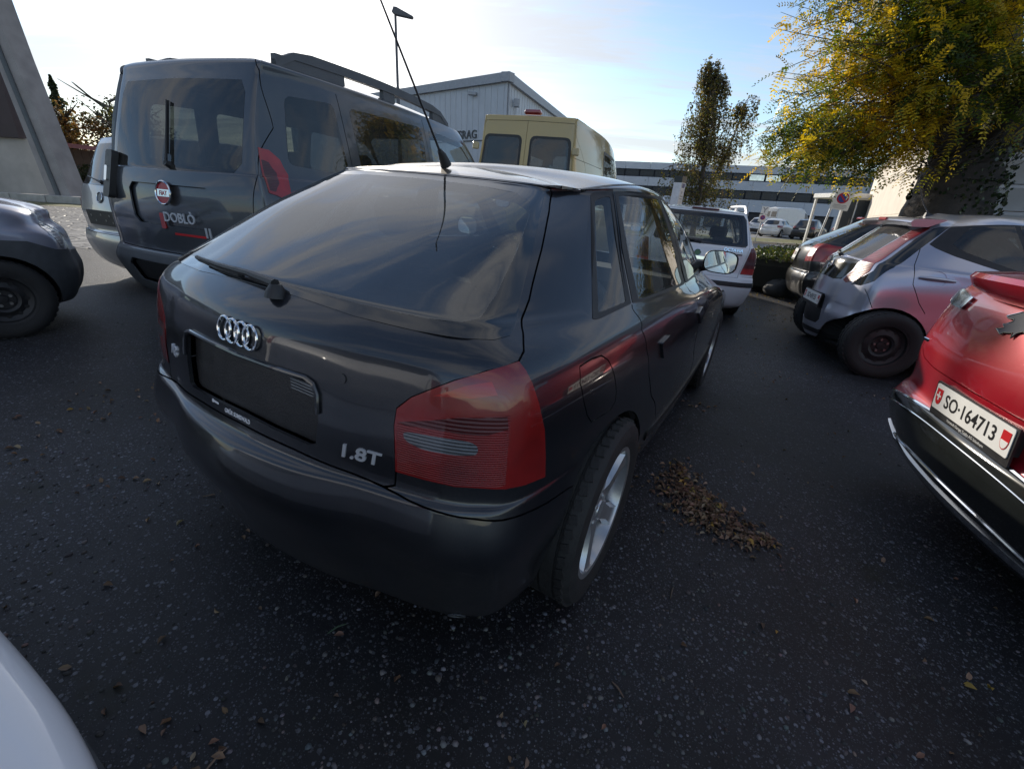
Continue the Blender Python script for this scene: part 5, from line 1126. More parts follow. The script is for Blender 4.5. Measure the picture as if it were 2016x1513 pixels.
# ---------------------------------------------------------------- ground
rng=np.random.default_rng(7)
def asphalt_mat():
    m,nt,o=newmat('worn asphalt');L=nt.links.new
    p=nd(nt,'ShaderNodeBsdfPrincipled');L(p.outputs[0],o.inputs[0]);tc=nd(nt,'ShaderNodeTexCoord')
    big=nd(nt,'ShaderNodeTexNoise',Scale=.55,Detail=6.,Roughness=.6);L(tc.outputs['Object'],big.inputs['Vector'])
    mid=nd(nt,'ShaderNodeTexNoise',Scale=7.,Detail=8.,Roughness=.7);L(tc.outputs['Object'],mid.inputs['Vector'])
    def stones(scale,lo,hi,dens):
        v=nd(nt,'ShaderNodeTexVoronoi',Scale=scale,Randomness=1.);L(tc.outputs['Object'],v.inputs['Vector'])
        sp=nd(nt,'ShaderNodeSeparateColor');L(v.outputs['Color'],sp.inputs[0])
        thr=nd(nt,'ShaderNodeMapRange');thr.inputs[1].default_value=1-dens;thr.inputs[2].default_value=1;thr.inputs[3].default_value=0;thr.inputs[4].default_value=.44;L(sp.outputs[0],thr.inputs[0])
        d=nd(nt,'ShaderNodeMath',operation='SUBTRACT');L(thr.outputs[0],d.inputs[0]);L(v.outputs['Distance'],d.inputs[1])
        mk=nd(nt,'ShaderNodeMapRange');mk.inputs[1].default_value=0;mk.inputs[2].default_value=.07;L(d.outputs[0],mk.inputs[0])
        cr=ramp(nt,[(0,lo),(.45,tuple((a+b)/2 for a,b in zip(lo,hi))),(1,hi)]);L(sp.outputs[1],cr.inputs[0])
        return mk.outputs[0],cr.outputs[0],d.outputs[0]
    base=ramp(nt,[(.25,(.007,.0075,.010)),(.55,(.014,.015,.019)),(.8,(.024,.025,.030))]);L(mid.outputs[0],base.inputs[0])
    col=base.outputs[0];hs=None
    for sc_,lo,hi,de in((60,(.04,.042,.052),(.17,.18,.215),.70),(105,(.035,.037,.046),(.15,.157,.19),.75),(200,(.03,.032,.04),(.12,.125,.15),.8)):
        mk,cc,h=stones(sc_,lo,hi,de);mx=nd(nt,'ShaderNodeMix',data_type='RGBA');L(mk,mx.inputs[0]);L(col,mx.inputs[6]);L(cc,mx.inputs[7]);col=mx.outputs[2]
        q=nd(nt,'ShaderNodeMath',operation='MULTIPLY');L(mk,q.inputs[0]);q.inputs[1].default_value=30./sc_
        if hs is None: hs=q.outputs[0]
        else:
            a=nd(nt,'ShaderNodeMath',operation='ADD');L(hs,a.inputs[0]);L(q.outputs[0],a.inputs[1]);hs=a.outputs[0]
    st=ramp(nt,[(.40,(.50,.50,.48)),(.50,(1,1,1)),(.66,(1.25,1.25,1.25))]);L(big.outputs[0],st.inputs[0])
    mm=nd(nt,'ShaderNodeMix',data_type='RGBA',blend_type='MULTIPLY');mm.inputs[0].default_value=1;L(col,mm.inputs[6]);L(st.outputs[0],mm.inputs[7])
    mo=nd(nt,'ShaderNodeTexNoise',Scale=2.3,Detail=7.,Roughness=.65);L(tc.outputs['Object'],mo.inputs['Vector'])
    mr_=ramp(nt,[(.63,0.),(.70,.8)]);L(mo.outputs[0],mr_.inputs[0])
    m2=nd(nt,'ShaderNodeMix',data_type='RGBA');L(mr_.outputs[0],m2.inputs[0]);L(mm.outputs[2],m2.inputs[6]);m2.inputs[7].default_value=(.010,.011,.006,1)
    L(m2.outputs[2],p.inputs['Base Color']);p.inputs['Roughness'].default_value=.62;p.inputs['Specular IOR Level'].default_value=.45
    ha=nd(nt,'ShaderNodeMath',operation='ADD');L(hs,ha.inputs[0]);L(mid.outputs[0],ha.inputs[1])
    b=nd(nt,'ShaderNodeBump',Strength=.9,Distance=.006);L(ha.outputs[0],b.inputs['Height']);L(b.outputs[0],p.inputs['Normal'])
    return m
def sheet(name,poly,mat,dz,nx=24,kind='structure',ny=6):
    """a sheet that follows the lie of the land: bilinear patch between four corners"""
    a,b,c,d=[np.array(q,float) for q in poly];V=[]
    for j in range(ny+1):
        for i in range(nx+1):
            s,t=i/nx,j/ny;q=(a*(1-s)+b*s)*(1-t)+(d*(1-s)+c*s)*t;V.append((q[0],q[1],ground_z(q[0])+dz))
    F=[(j*(nx+1)+i,j*(nx+1)+i+1,(j+1)*(nx+1)+i+1,(j+1)*(nx+1)+i) for j in range(ny) for i in range(nx)]
    return tag(mesh(name,V,F,mat,None,True),kind=kind)
def build_ground():
    xs=np.concatenate([np.linspace(-600,-30,12),np.linspace(-28,-12,12),np.linspace(-11,14,84),np.linspace(15,28,12),np.linspace(30,600,12)]);ys=[-600,-60,-5,0,5,10,20,60,150,900]
    V=[(x,y,ground_z(x)) for y in ys for x in xs];n=len(xs)
    F=[(j*n+i,j*n+i+1,(j+1)*n+i+1,(j+1)*n+i) for j in range(len(ys)-1) for i in range(n-1)]
    tag(mesh('ground',V,F,asphalt_mat(),None,True),kind='structure')
    sheet('road',[(3,21),(60,26),(60,34),(3,28)],pbr('road asphalt',(.13,.13,.14),.7,0,.15,3,.3,200),.004,30)
    sheet('grass_strip',[(4,28.3),(40,32),(40,39),(4,36)],pbr('autumn turf',(.16,.15,.05),.9,0,.45,3,.6,60),.006,30)
    sheet('car_park',[(4,36.2),(60,39.5),(60,58),(4,58)],pbr('car park paving',(.20,.20,.20),.8,0,.15,2,.2,80),.004,30)
    sheet('paved_yard',[(-30,11),(-6.8,7.6),(-7.5,17.5),(-30,18)],cobble_mat(),.004,40)
    sheet('grass_verge',[(-30,18.05),(-7.5,17.55),(-7.5,19.6),(-30,19.7)],pbr('verge turf',(.15,.14,.06),.9,0,.45,4,.6,60),.006,30)
    # pale kerb along the verge and the one by the far road
    m=MB()
    for k in range(16):
        x0=-32+k*1.5;m.box((x0+.745,20.0,ground_z(x0)+.14),(1.47,.35,.30),bev=.02)
    kb=[]
    for k in range(16):
        x0=-32+k*1.5;q=MB().box((0,0,0),(1.47,.35,.30),bev=.02).build('kerb_stone',pbr('kerb concrete',(.36,.34,.31),.8,0,.2,4,.2,40));q.location=(x0+.745,20.0,ground_z(x0)+.14);kb.append(q)
    root=bpy.data.objects.new('kerb',None);COL.objects.link(root);tag(root,kind='structure')
    for q in kb: q.parent=root
    m=MB()
    xs=np.linspace(6,40,40);V=[];
    for x in xs:
        y=28.05+(x-4)*.107
        for (dy,dz) in((-.12,-.05),(-.12,.12),(.12,.12),(.12,-.05)): V.append((x,y+dy,ground_z(x)+dz))
    F=[(i*4+e,(i+1)*4+e,(i+1)*4+(e+1)%4,i*4+(e+1)%4) for i in range(39) for e in range(4)]
    tag(mesh('road_kerb',V,F,pbr('kerb concrete',(.4,.38,.35),.8),None),kind='structure')
def cobble_mat():
    m,nt,o=newmat('cobbles');L=nt.links.new
    p=nd(nt,'ShaderNodeBsdfPrincipled');L(p.outputs[0],o.inputs[0]);tc=nd(nt,'ShaderNodeTexCoord')
    v=nd(nt,'ShaderNodeTexVoronoi',Scale=3.2,Randomness=.7,feature='DISTANCE_TO_EDGE');L(tc.outputs['Object'],v.inputs['Vector'])
    v2=nd(nt,'ShaderNodeTexVoronoi',Scale=3.2,Randomness=.7);L(tc.outputs['Object'],v2.inputs['Vector'])
    sp=nd(nt,'ShaderNodeSeparateColor');L(v2.outputs['Color'],sp.inputs[0]);c=ramp(nt,[(0,(.10,.10,.11)),(1,(.26,.25,.24))]);L(sp.outputs[0],c.inputs[0])
    r=ramp(nt,[(.02,.25),(.10,1.)]);L(v.outputs[0],r.inputs[0]);mx=nd(nt,'ShaderNodeMix',data_type='RGBA',blend_type='MULTIPLY');mx.inputs[0].default_value=1;L(c.outputs[0],mx.inputs[6]);L(r.outputs[0],mx.inputs[7]);L(mx.outputs[2],p.inputs['Base Color'])
    p.inputs['Roughness'].default_value=.65
    b=nd(nt,'ShaderNodeBump',Strength=1.,Distance=.05);L(r.outputs[0],b.inputs['Height']);L(b.outputs[0],p.inputs['Normal']);return m
def build_gravel():
    n=21000;u=rng.random(n)
    y=.22+5.6*rng.random(n)**1.9;x=(rng.random(n)*2-1)*(1.0+y*.85)+.15*y
    # thin out in bands so that the stones gather in drifts
    k=np.sin(x*3.1+1.3*np.sin(y*2.2))+np.sin(y*2.7-x*1.7)+np.sin(x*9+y*7)*.6
    keep=rng.random(n)<np.clip(.55+.20*k,.2,1);x,y=x[keep],y[keep];n=len(x)
    r=.0022+.0065*rng.random(n)**3.0+.002*(rng.random(n)<.05)
    t=(1+5**.5)/2;I=np.array([(-1,t,0),(1,t,0),(-1,-t,0),(1,-t,0),(0,-1,t),(0,1,t),(0,-1,-t),(0,1,-t),(t,0,-1),(t,0,1),(-t,0,-1),(-t,0,1)],float);I/=np.linalg.norm(I[0])
    T=np.array([(0,11,5),(0,5,1),(0,1,7),(0,7,10),(0,10,11),(1,5,9),(5,11,4),(11,10,2),(10,7,6),(7,1,8),(3,9,4),(3,4,2),(3,2,6),(3,6,8),(3,8,9),(4,9,5),(2,4,11),(6,2,10),(8,6,7),(9,8,1)])
    a=rng.random(n)*6.283;sx=.8+.5*rng.random(n);sy=.7+.4*rng.random(n);sz=.45+.3*rng.random(n)
    P=I[None]*(1+.16*rng.standard_normal((n,12,1)))
    X=P[:,:,0]*sx[:,None];Y=P[:,:,1]*sy[:,None];Z=P[:,:,2]*sz[:,None]
    V=np.stack([(X*np.cos(a)[:,None]-Y*np.sin(a)[:,None])*r[:,None]+x[:,None],(X*np.sin(a)[:,None]+Y*np.cos(a)[:,None])*r[:,None]+y[:,None],Z*r[:,None]+np.array([ground_z(q) for q in x])[:,None]+(r*sz*.12)[:,None]],-1).reshape(-1,3)
    F=(T[None]+np.arange(n)[:,None,None]*12).reshape(-1,3)
    g=.035+.15*rng.random(n)**1.8;c=np.stack([g*(1+.10*rng.standard_normal(n)),g,g*(1.06+.10*rng.standard_normal(n))],1)
    w=rng.random(n)<.06;c[w]=c[w]*np.array([1.25,.95,.85]);c=np.clip(np.repeat(c,12,0),.01,.45)
    bigmesh('gravel',V,F,pbr('gravel stone',(1,1,1),.75,0,.15,400,tint=True),c,True,'stuff')
def bigmesh(name,V,F,mat,col=None,smooth=False,kind=None,parent=None):
    me=bpy.data.meshes.new(name);V=np.asarray(V,np.float32);F=np.asarray(F,np.int32)
    me.vertices.add(len(V));me.vertices.foreach_set('co',V.ravel())
    k=F.shape[1];me.loops.add(F.size);me.loops.foreach_set('vertex_index',F.ravel());me.polygons.add(len(F));me.polygons.foreach_set('loop_start',np.arange(len(F),dtype=np.int32)*k)
    me.materials.append(mat);me.update(calc_edges=True)
    if smooth: me.polygons.foreach_set('use_smooth',np.ones(len(F),bool))
    if col is not None:
        a=me.color_attributes.new('tint','FLOAT_COLOR','POINT');c=np.ones((len(V),4),np.float32);c[:,:3]=col;a.data.foreach_set('color',c.ravel())
    o=bpy.data.objects.new(name,me);link(o,parent)
    if kind: tag(o,kind=kind)
    return o
def leaf_mat(name,trans=.45,rough=.55):
    if name in MAT: return MAT[name]
    m,nt,o=newmat(name);L=nt.links.new
    at=nd(nt,'ShaderNodeAttribute',attribute_name='tint')
    p=nd(nt,'ShaderNodeBsdfPrincipled');p.inputs['Roughness'].default_value=rough;L(at.outputs[0],p.inputs['Base Color'])
    t=nd(nt,'ShaderNodeBsdfTranslucent');g=nd(nt,'ShaderNodeMix',data_type='RGBA',blend_type='MULTIPLY');g.inputs[0].default_value=1;L(at.outputs[0],g.inputs[6]);g.inputs[7].default_value=(1.5,1.5,.8,1);L(g.outputs[2],t.inputs[0])
    mx=nd(nt,'ShaderNodeMixShader');mx.inputs[0].default_value=trans;L(p.outputs[0],mx.inputs[1]);L(t.outputs[0],mx.inputs[2]);L(mx.outputs[0],o.inputs[0]);MAT[name]=m;return m
def rotmats(n,yaw=None,pitch=None,roll=None):
    y=rng.random(n)*6.283 if yaw is None else yaw;p=rng.standard_normal(n)*.6 if pitch is None else pitch;r=rng.standard_normal(n)*.7 if roll is None else roll
    cy,sy,cp,sp,cr,sr=np.cos(y),np.sin(y),np.cos(p),np.sin(p),np.cos(r),np.sin(r);O=np.zeros(n)
    Z=np.stack([np.stack([cy,-sy,O],1),np.stack([sy,cy,O],1),np.stack([O,O,O+1],1)],1)
    X=np.stack([np.stack([O+1,O,O],1),np.stack([O,cp,-sp],1),np.stack([O,sp,cp],1)],1)
    Y=np.stack([np.stack([cr,O,sr],1),np.stack([O,O+1,O],1),np.stack([-sr,O,cr],1)],1)
    return Z@X@Y
def leaves(name,C_,size,cols,mat,parent=None,kind=None,pitch=None,aspect=.5,curl=.25,yaw=None,roll=None):
    """many small leaves, each a folded six point blade"""
    n=len(C_);R=rotmats(n,yaw,pitch,roll);s=np.asarray(size)*np.ones(n)
    B=np.array([(0,-.5,0),(aspect*.5,-.1,curl*.3),(aspect*.42,.2,curl*.25),(0,.5,-.10),(-aspect*.42,.2,curl*.25),(-aspect*.5,-.1,curl*.3),(0,.05,0)])
    V=np.einsum('nij,kj->nki',R,B)*s[:,None,None]+np.asarray(C_)[:,None,:]
    T=np.array([(0,1,6),(1,2,6),(2,3,6),(3,4,6),(4,5,6),(5,0,6)])
    F=(T[None]+np.arange(n)[:,None,None]*7).reshape(-1,3)
    return bigmesh(name,V.reshape(-1,3),F,mat,np.repeat(cols,7,0),False,kind,parent)
def mixcol(n,pal,w,jit=.18):
    k=rng.choice(len(pal),n,p=np.array(w)/sum(w));c=np.array(pal)[k]*(1+jit*rng.standard_normal((n,1)));return np.clip(c*(1+.06*rng.standard_normal((n,3))),.004,.9)
def build_litter():
    # drift of dry leaves beside the wheel
    path=np.array([(.95,2.10),(.88,1.90),(.90,1.78),(.95,1.66),(1.03,1.58),(1.14,1.55)]);wd=np.array([.07,.13,.155,.13,.10,.05])
    n=900;t=rng.random(n)*(len(path)-1);t=np.where(rng.random(n)<.35,rng.random(n)*2+1,t);i=np.minimum(t.astype(int),len(path)-2);f=(t-i)[:,None]
    c=path[i]*(1-f)+path[i+1]*f;w_=wd[i]*(1-f[:,0])+wd[i+1]*f[:,0]
    q=rng.standard_normal((n,2))*.55;c=c+q*w_[:,None]
    d=np.linalg.norm(q,axis=1);h=.004+.018*np.clip(1-d/1.4,0,1)*rng.random(n)
    m=450;a=np.stack([(rng.random(m)*2-1)*3.4+.6,.3+6.5*rng.random(m)**1.4],1)
    cl=np.concatenate([np.array([x,y])+rng.standard_normal((k,2))*s for x,y,k,s in((1.387,2.993,16,.06),(-2.26,2.18,22,.14),(-1.6,1.56,8,.08),(-2.2,1.8,8,.1),(2.34,3.82,8,.1),(4.2,6.6,60,.5),(4.8,8.9,160,.45),(3.9,7.7,60,.5),(-.62,.62,14,.06),(.05,.66,8,.06))])
    P=np.concatenate([c,a,cl]);hh=np.concatenate([h,np.full(m+len(cl),.004)])
    C_=np.stack([P[:,0],P[:,1],np.array([ground_z(x) for x in P[:,0]])+hh],1);N=len(P)
    col=mixcol(N,[(.19,.115,.075),(.26,.17,.115),(.12,.075,.05),(.38,.25,.06),(.33,.24,.17)],[4,4,3,.35,1.5])
    far=P[:,1]>5.5;col[far]=mixcol(far.sum(),[(.45,.30,.07),(.35,.24,.10),(.25,.17,.10)],[2,2,2])
    leaves('fallen_leaves',C_,.016+.020*rng.random(N),col,leaf_mat('dry leaf',.15,.7),None,'stuff',pitch=rng.standard_normal(N)*.35,aspect=.48,curl=.9,roll=rng.standard_normal(N)*.45)
    # a few twigs and a blade of grass
    # twigs
    for k,(x,y,a_,l,mt) in enumerate([(-.48,.955,.7,.055,(.06,.10,.06)),(-.62,.60,1.2,.06,(.22,.15,.11)),(.35,.85,2.1,.05,(.16,.11,.08)),(-1.2,1.5,.3,.07,(.14,.10,.07)),(.62,1.22,1.1,.06,(.10,.08,.06))]):
        z=ground_z(x)+.004;q=MB().tube([(x-l/2*math.cos(a_),y-l/2*math.sin(a_),z),(x,y+.004,z+.003),(x+l/2*math.cos(a_),y+l/2*math.sin(a_),z)],[.0016,.003,.0012],6)
        tag(q.build('twig',pbr('twig%d'%k,mt,.8),None,True),['short green stalk lying behind the slate hatchback bumper','dry brown stalk near the black skirt of the white car','small brown stalk on the gravel below the tow eye','thin stalk lying left of the slate hatchback','thin stalk between the rear wheel and the leaf drift'][k],'twig')
# ---------------------------------------------------------------- buildings
def wall_box(name,c,d,mat,parent,rot=0,bev=.0):
    o=MB().box((0,0,0),d,bev=bev).build(name,mat,parent);o.location=c;o.rotation_euler=(0,0,rot);return o
def build_left_hall():
    PL=pbr('cream render',(.46,.42,.38),.85,0,.12,1.5,.15,40);BR=pbr('brown cladding',(.065,.045,.045),.6,0,.15,2);CO=pbr('grey concrete',(.33,.30,.29),.85,0,.15,2,.25,30);DK=pbr('downpipe grey',(.09,.10,.11),.5)
    r=thing('factory_hall','factory hall with cream base, brown cladding and leaning concrete columns','building',(-21,22,ground_z(-21)))
    loc=lambda x,y,z:(x+21,y-22,z-ground_z(-21))
    mesh('base_wall',[loc(x,y,z) for z in(-.2,2.6) for x,y in((-21.9,22),(-33.5,33),(-62,33),(-62,22))],[(0,1,5,4),(1,2,6,5),(2,3,7,6),(3,0,4,7),(4,5,6,7)],PL,r)
    for k in range(14):
        wall_box('cladding_panel',loc(-23.75-3.0*k,22.0,5.0),(2.97,.5,4.8),BR,r)
    mesh('roof',[loc(x,y,z) for z in(7.4,7.7) for x,y in((-21.5,21.2),(-33.5,33),(-62,33),(-62,21.2))],[(3,2,1,0),(0,1,5,4),(1,2,6,5),(2,3,7,6),(3,0,4,7),(4,5,6,7)],CO,r)
    for k in range(4):
        x=-19.85-5.6*k
        V=[]
        for (xx,z,w_) in((x+.02,.25,.92),(x-.58,5.4,.74),(x-.75,7.4,.70)):
            for (dx,dy) in((-w_/2,-.25),(w_/2,-.25),(w_/2,.6),(-w_/2,.6)): V.append(loc(xx+dx,20.6+dy,z))
        F=[(0,3,2,1),(8,9,10,11)]+[(j*4+e,j*4+(e+1)%4,(j+1)*4+(e+1)%4,(j+1)*4+e) for j in range(2) for e in range(4)]
        c=mesh('column',V,F,CO,r)
        MB().tube([loc(x+.02-.02,20.30,.3),loc(x-.60,20.30,5.4),loc(x-.78,20.30,7.3)],.085,8).build('downpipe',DK,c,True)
        MB().box(loc(x+.02,20.75,.22),(1.25,1.2,.35),bev=.03).build('footing',CO,c)
def build_shed():
    r=thing('shed','low shed with a pinkish roof edge behind the leaning concrete column','shed',(-28,31,ground_z(-28)))
    W_=pbr('shed boards',(.17,.13,.11),.8,0,.2,3);Rf=pbr('shed roof edge',(.42,.20,.22),.6,0,.15,4)
    wall_box('wall',(0,1.5,1.3),(4.0,3,2.6),W_,r);o=MB().box((0,0,0),(4.8,4,.24),Matrix.Rotation(.05,3,'Y')).build('roof',Rf,r);o.location=(.1,1.3,2.78)
    for k in range(8): wall_box('board',(-1.75+.5*k,-.02,1.25),(.47,.04,2.4),W_,r)
def build_white_hall():
    WM=pbr('white sheet metal',(.50,.53,.58),.5,.1,.06,1.5);TR=pbr('grey roof trim',(.33,.35,.39),.5,.1,.1);SH=pbr('sheet metal rib',(.53,.55,.59),.5,.1,.06)
    z0=ground_z(-1.3);r=thing('white_hall','white sheet metal hall with grey roof trim behind the yellow van','building',(-1.3,30,z0))
    dl=np.array([-.781,.625]);dr=np.array([.316,.949]);H_=7.55-z0
    def fr(d,nrm): return lambda a,b,h:(d[0]*a+nrm[0]*h,d[1]*a+nrm[1]*h,b)
    nl=np.array([-.625,-.781]);nr=np.array([.949,-.316])
    A=np.zeros(2);B=dl*26;C_=dl*26+dr*24;D=dr*24
    P=[A,B,C_,D];V=[(*q,0) for q in P]+[(*q,H_) for q in P]
    mesh('wall',V,[(0,4,5,1),(1,5,6,2),(2,6,7,3),(3,7,4,0),(4,7,6,5)],WM,r)
    MB().prism([(-.25,H_-.05),(26.2,H_-.05),(26.2,H_+.40),(-.25,H_+.40)],-.3,.22,fr(dl,nl)).build('roof_trim',TR,r)
    MB().prism([(-.25,H_-.052),(24.2,H_-.052),(24.2,H_+.402),(-.25,H_+.402)],-.3,.22,fr(dr,nr)).build('roof_trim',TR,r)
    for (d,n_,L_) in((dl,nl,26),(dr,nr,24)):
        f=fr(d,n_);me=None
        for k in range(int(L_/.5)):
            o=MB().prism([(.22+k*.5,.02),(.27+k*.5,.02),(.27+k*.5,H_-.06),(.22+k*.5,H_-.06)],.002,.022,f).build('panel_rib',SH,r) if k<46 else None
    f=fr(dr,nr)
    MB().box((0,0,0),(.34,.30,.42),bev=.03).build('flood_lamp',TR,r).location=f(1.0,H_-.9,.25)
    MB().tube([f(1.0,H_-1.1,.18),f(1.0,.5,.18)],.035,6).build('lamp_pipe',TR,r)
    MB().tube([f(.16,H_-.1,.06),f(.16,.1,.06)],.06,8).build('downpipe',TR,r,True)
    f=fr(dl,nl);MB().box((0,0,0),(.5,.25,.18),bev=.03).build('camera_box',TR,r).location=f(2.6,H_-.45,.2)
    # the left face reads from its far end towards the corner
    g=lambda a,b,h:f(6.1-a,b,h+.03)
    t=text_mesh('ROHOFSRAG',.66,'wall_lettering',pbr('dark lettering',(.07,.075,.085),.5),r,lambda x,y,z:g(x-.1,y+4.75-z0,z),.02,'LEFT',1.0,.01)
    MB().prism([(1.6,4.58-z0),(6.1,4.58-z0),(6.1,4.64-z0),(1.6,4.64-z0)],.024,.05,f).build('lettering_line',MAT['dark lettering'],r)
def build_office():
    LT=pbr('pale grey panel',(.46,.49,.54),.6,0,.06,.6);DKP=pbr('dark window band',(.024,.028,.038),.55,0,.2,1,spec=.25);GLo=pbr('office glass',(.020,.026,.036),.25,0,.3,2,spec=.3)
    a=np.array([4.0,67.8]);b=np.array([40.5,58.2]);L_=np.linalg.norm(b-a);d=(b-a)/L_;n=np.array([d[1],-d[0]])
    z0=-.30;r=thing('office_block','long office block with alternating pale and dark window bands','building',(a[0],a[1],z0))
    f=lambda q,z,h:(d[0]*q+n[0]*h,d[1]*q+n[1]*h,z-z0)
    V=[];
    for q,h in((0,-.4),(L_,-.4),(L_,-14),(0,-14)): V+=[f(q,z0,h),f(q,6.8,h)]
    mesh('core',V,[(0,2,3,1),(2,4,5,3),(4,6,7,5),(6,0,1,7),(1,3,5,7)],DKP,r)
    for zz0,zz1,nm in((6.12,6.95,'roof_fascia'),(4.18,5.22,'spandrel_panel'),(1.72,3.12,'spandrel_panel')):
        k=12
        for i in range(k): MB().prism([(L_*i/k+.012,zz0),(L_*(i+1)/k-.012,zz0),(L_*(i+1)/k-.012,zz1),(L_*i/k+.012,zz1)],-.4,.0,lambda u,v,h:f(u,v,h)).build(nm,LT,r)
    bright={(1,14),(1,15)}
    for row,(zz0,zz1) in enumerate(((3.16,4.14),(5.26,6.08),)):
        k=20
        for i in range(k):
            w_=MB().prism([(L_*i/k+.04,zz0),(L_*(i+1)/k-.04,zz0),(L_*(i+1)/k-.04,zz1),(L_*i/k+.04,zz1)],-.30,-.22,f).build('window',DKP,r)
            MB().prism([(L_*i/k+.12,zz0+.08),(L_*(i+1)/k-.12,zz0+.08),(L_*(i+1)/k-.12,zz1-.08),(L_*i/k+.12,zz1-.08)],-.219,-.205,f).build('pane',GLo if not((row,i) in{(1,13),(1,14)}) else pbr('bright office glass',(.55,.58,.62),.08,.9,.2,3),w_)
    for i in range(15):
        q=MB().prism([(L_*i/15+.25,-.25),(L_*(i+1)/15-.25,-.25),(L_*(i+1)/15-.25,1.5),(L_*i/15+.25,1.5)],-.38,-.30,f).build('ground_window',GLo,r)
        MB().prism([(L_*i/15-.18,-.3),(L_*i/15+.18,-.3),(L_*i/15+.18,1.70),(L_*i/15-.18,1.70)],-.39,-.02,f).build('pier',LT,r)
    # end wing set forward on the right
    f2=lambda q,z,h:f(L_+q,z,h)
    MB().prism([(.02,-.3),(6,-.3),(6,6.95),(.02,6.95)],-13,.5,f2).build('end_wall',LT,r)
def build_cream_hall():
    CR=pbr('cream plaster',(.60,.54,.46),.85,0,.08,1.2,.12,40);GR=pbr('grey stucco',(.42,.43,.46),.85,0,.10,2,.4,50);WT=pbr('white frame',(.65,.65,.63),.5)
    A=np.array([10.7,13.5]);dl=np.array([.53,.848]);dr=np.array([.848,-.53]);z0=ground_z(10.7);H_=3.95-z0
    r=thing('cream_hall','low cream plastered building with grey ledged front behind the ivy covered tree','building',(A[0],A[1],z0))
    B=dl*20;D=dr*16;V=[(0,0,0),(*B,0),(*(B+D),0),(*D,0)];V+=[(x,y,H_) for x,y,_ in V]
    mesh('wall',V,[(0,1,5,4),(1,2,6,5),(2,3,7,6),(3,0,4,7),(4,5,6,7)],CR,r)
    nr=np.array([-.53,-.848]);fr=lambda a,b,h:(dr[0]*a+nr[0]*h,dr[1]*a+nr[1]*h,b)
    MB().prism([(.35,0),(1.1,0),(1.1,H_+.02),(.35,H_+.02)],.002,.32,fr).build('pilaster',GR,r)
    for k in range(7):
        zz=.15+k*.62
        if zz+.56<H_+.3:
            P=[(1.25,zz),(15.9,zz),(15.9,zz+.60),(1.25,zz+.60)]
            Vq=[fr(1.25,zz,.14),fr(15.9,zz,.14),fr(15.9,zz+.52,.30),fr(1.25,zz+.52,.30),fr(15.9,zz+.60,.14),fr(1.25,zz+.60,.14),fr(1.25,zz,0.002),fr(15.9,zz,.002),fr(15.9,zz+.60,.002),fr(1.25,zz+.60,.002)]
            mesh('ledge',Vq,[(0,1,2,3),(3,2,4,5),(5,4,8,9),(0,6,7,1),(0,3,5,9,6),(1,7,8,4,2)],GR,r)
    nl=np.array([-.848,.53]);fl=lambda a,b,h:(dl[0]*a+nl[0]*h,dl[1]*a+nl[1]*h,b)
    MB().prism([(-.02,H_),(20.1,H_),(20.1,H_+.12),(-.02,H_+.12)],-.2,.10,fl).build('coping',CR,r)
    MB().prism([(.0,1.86),(20,1.86),(20,1.88),(.0,1.88)],.001,.012,fl).build('plaster_joint',CR,r)
    # glazed porch at the far end
    q=thing('porch','small glazed porch with white flat roof beside the cream building','porch',(19.6,29.6,-.3));m=MB().box((0,0,2.95),(2.6,3.0,.28),bev=.04);m.build('roof',WT,q)
    for x,y in((-1.15,-1.35),(1.15,-1.35),(-1.15,1.35),(1.15,1.35)): MB().box((x,y,1.4),(.12,.12,2.82)).build('post',WT,q)
    for x in(-.4,.4): MB().box((x,-1.35,1.4),(.05,.05,2.8)).build('mullion',WT,q)
    for k in range(3): MB().box((-.76+k*.77,-1.35,1.4),(.68,.015,2.7)).build('pane',pbr('porch glass',(.05,.06,.07),.08,.2,coat=1),q)
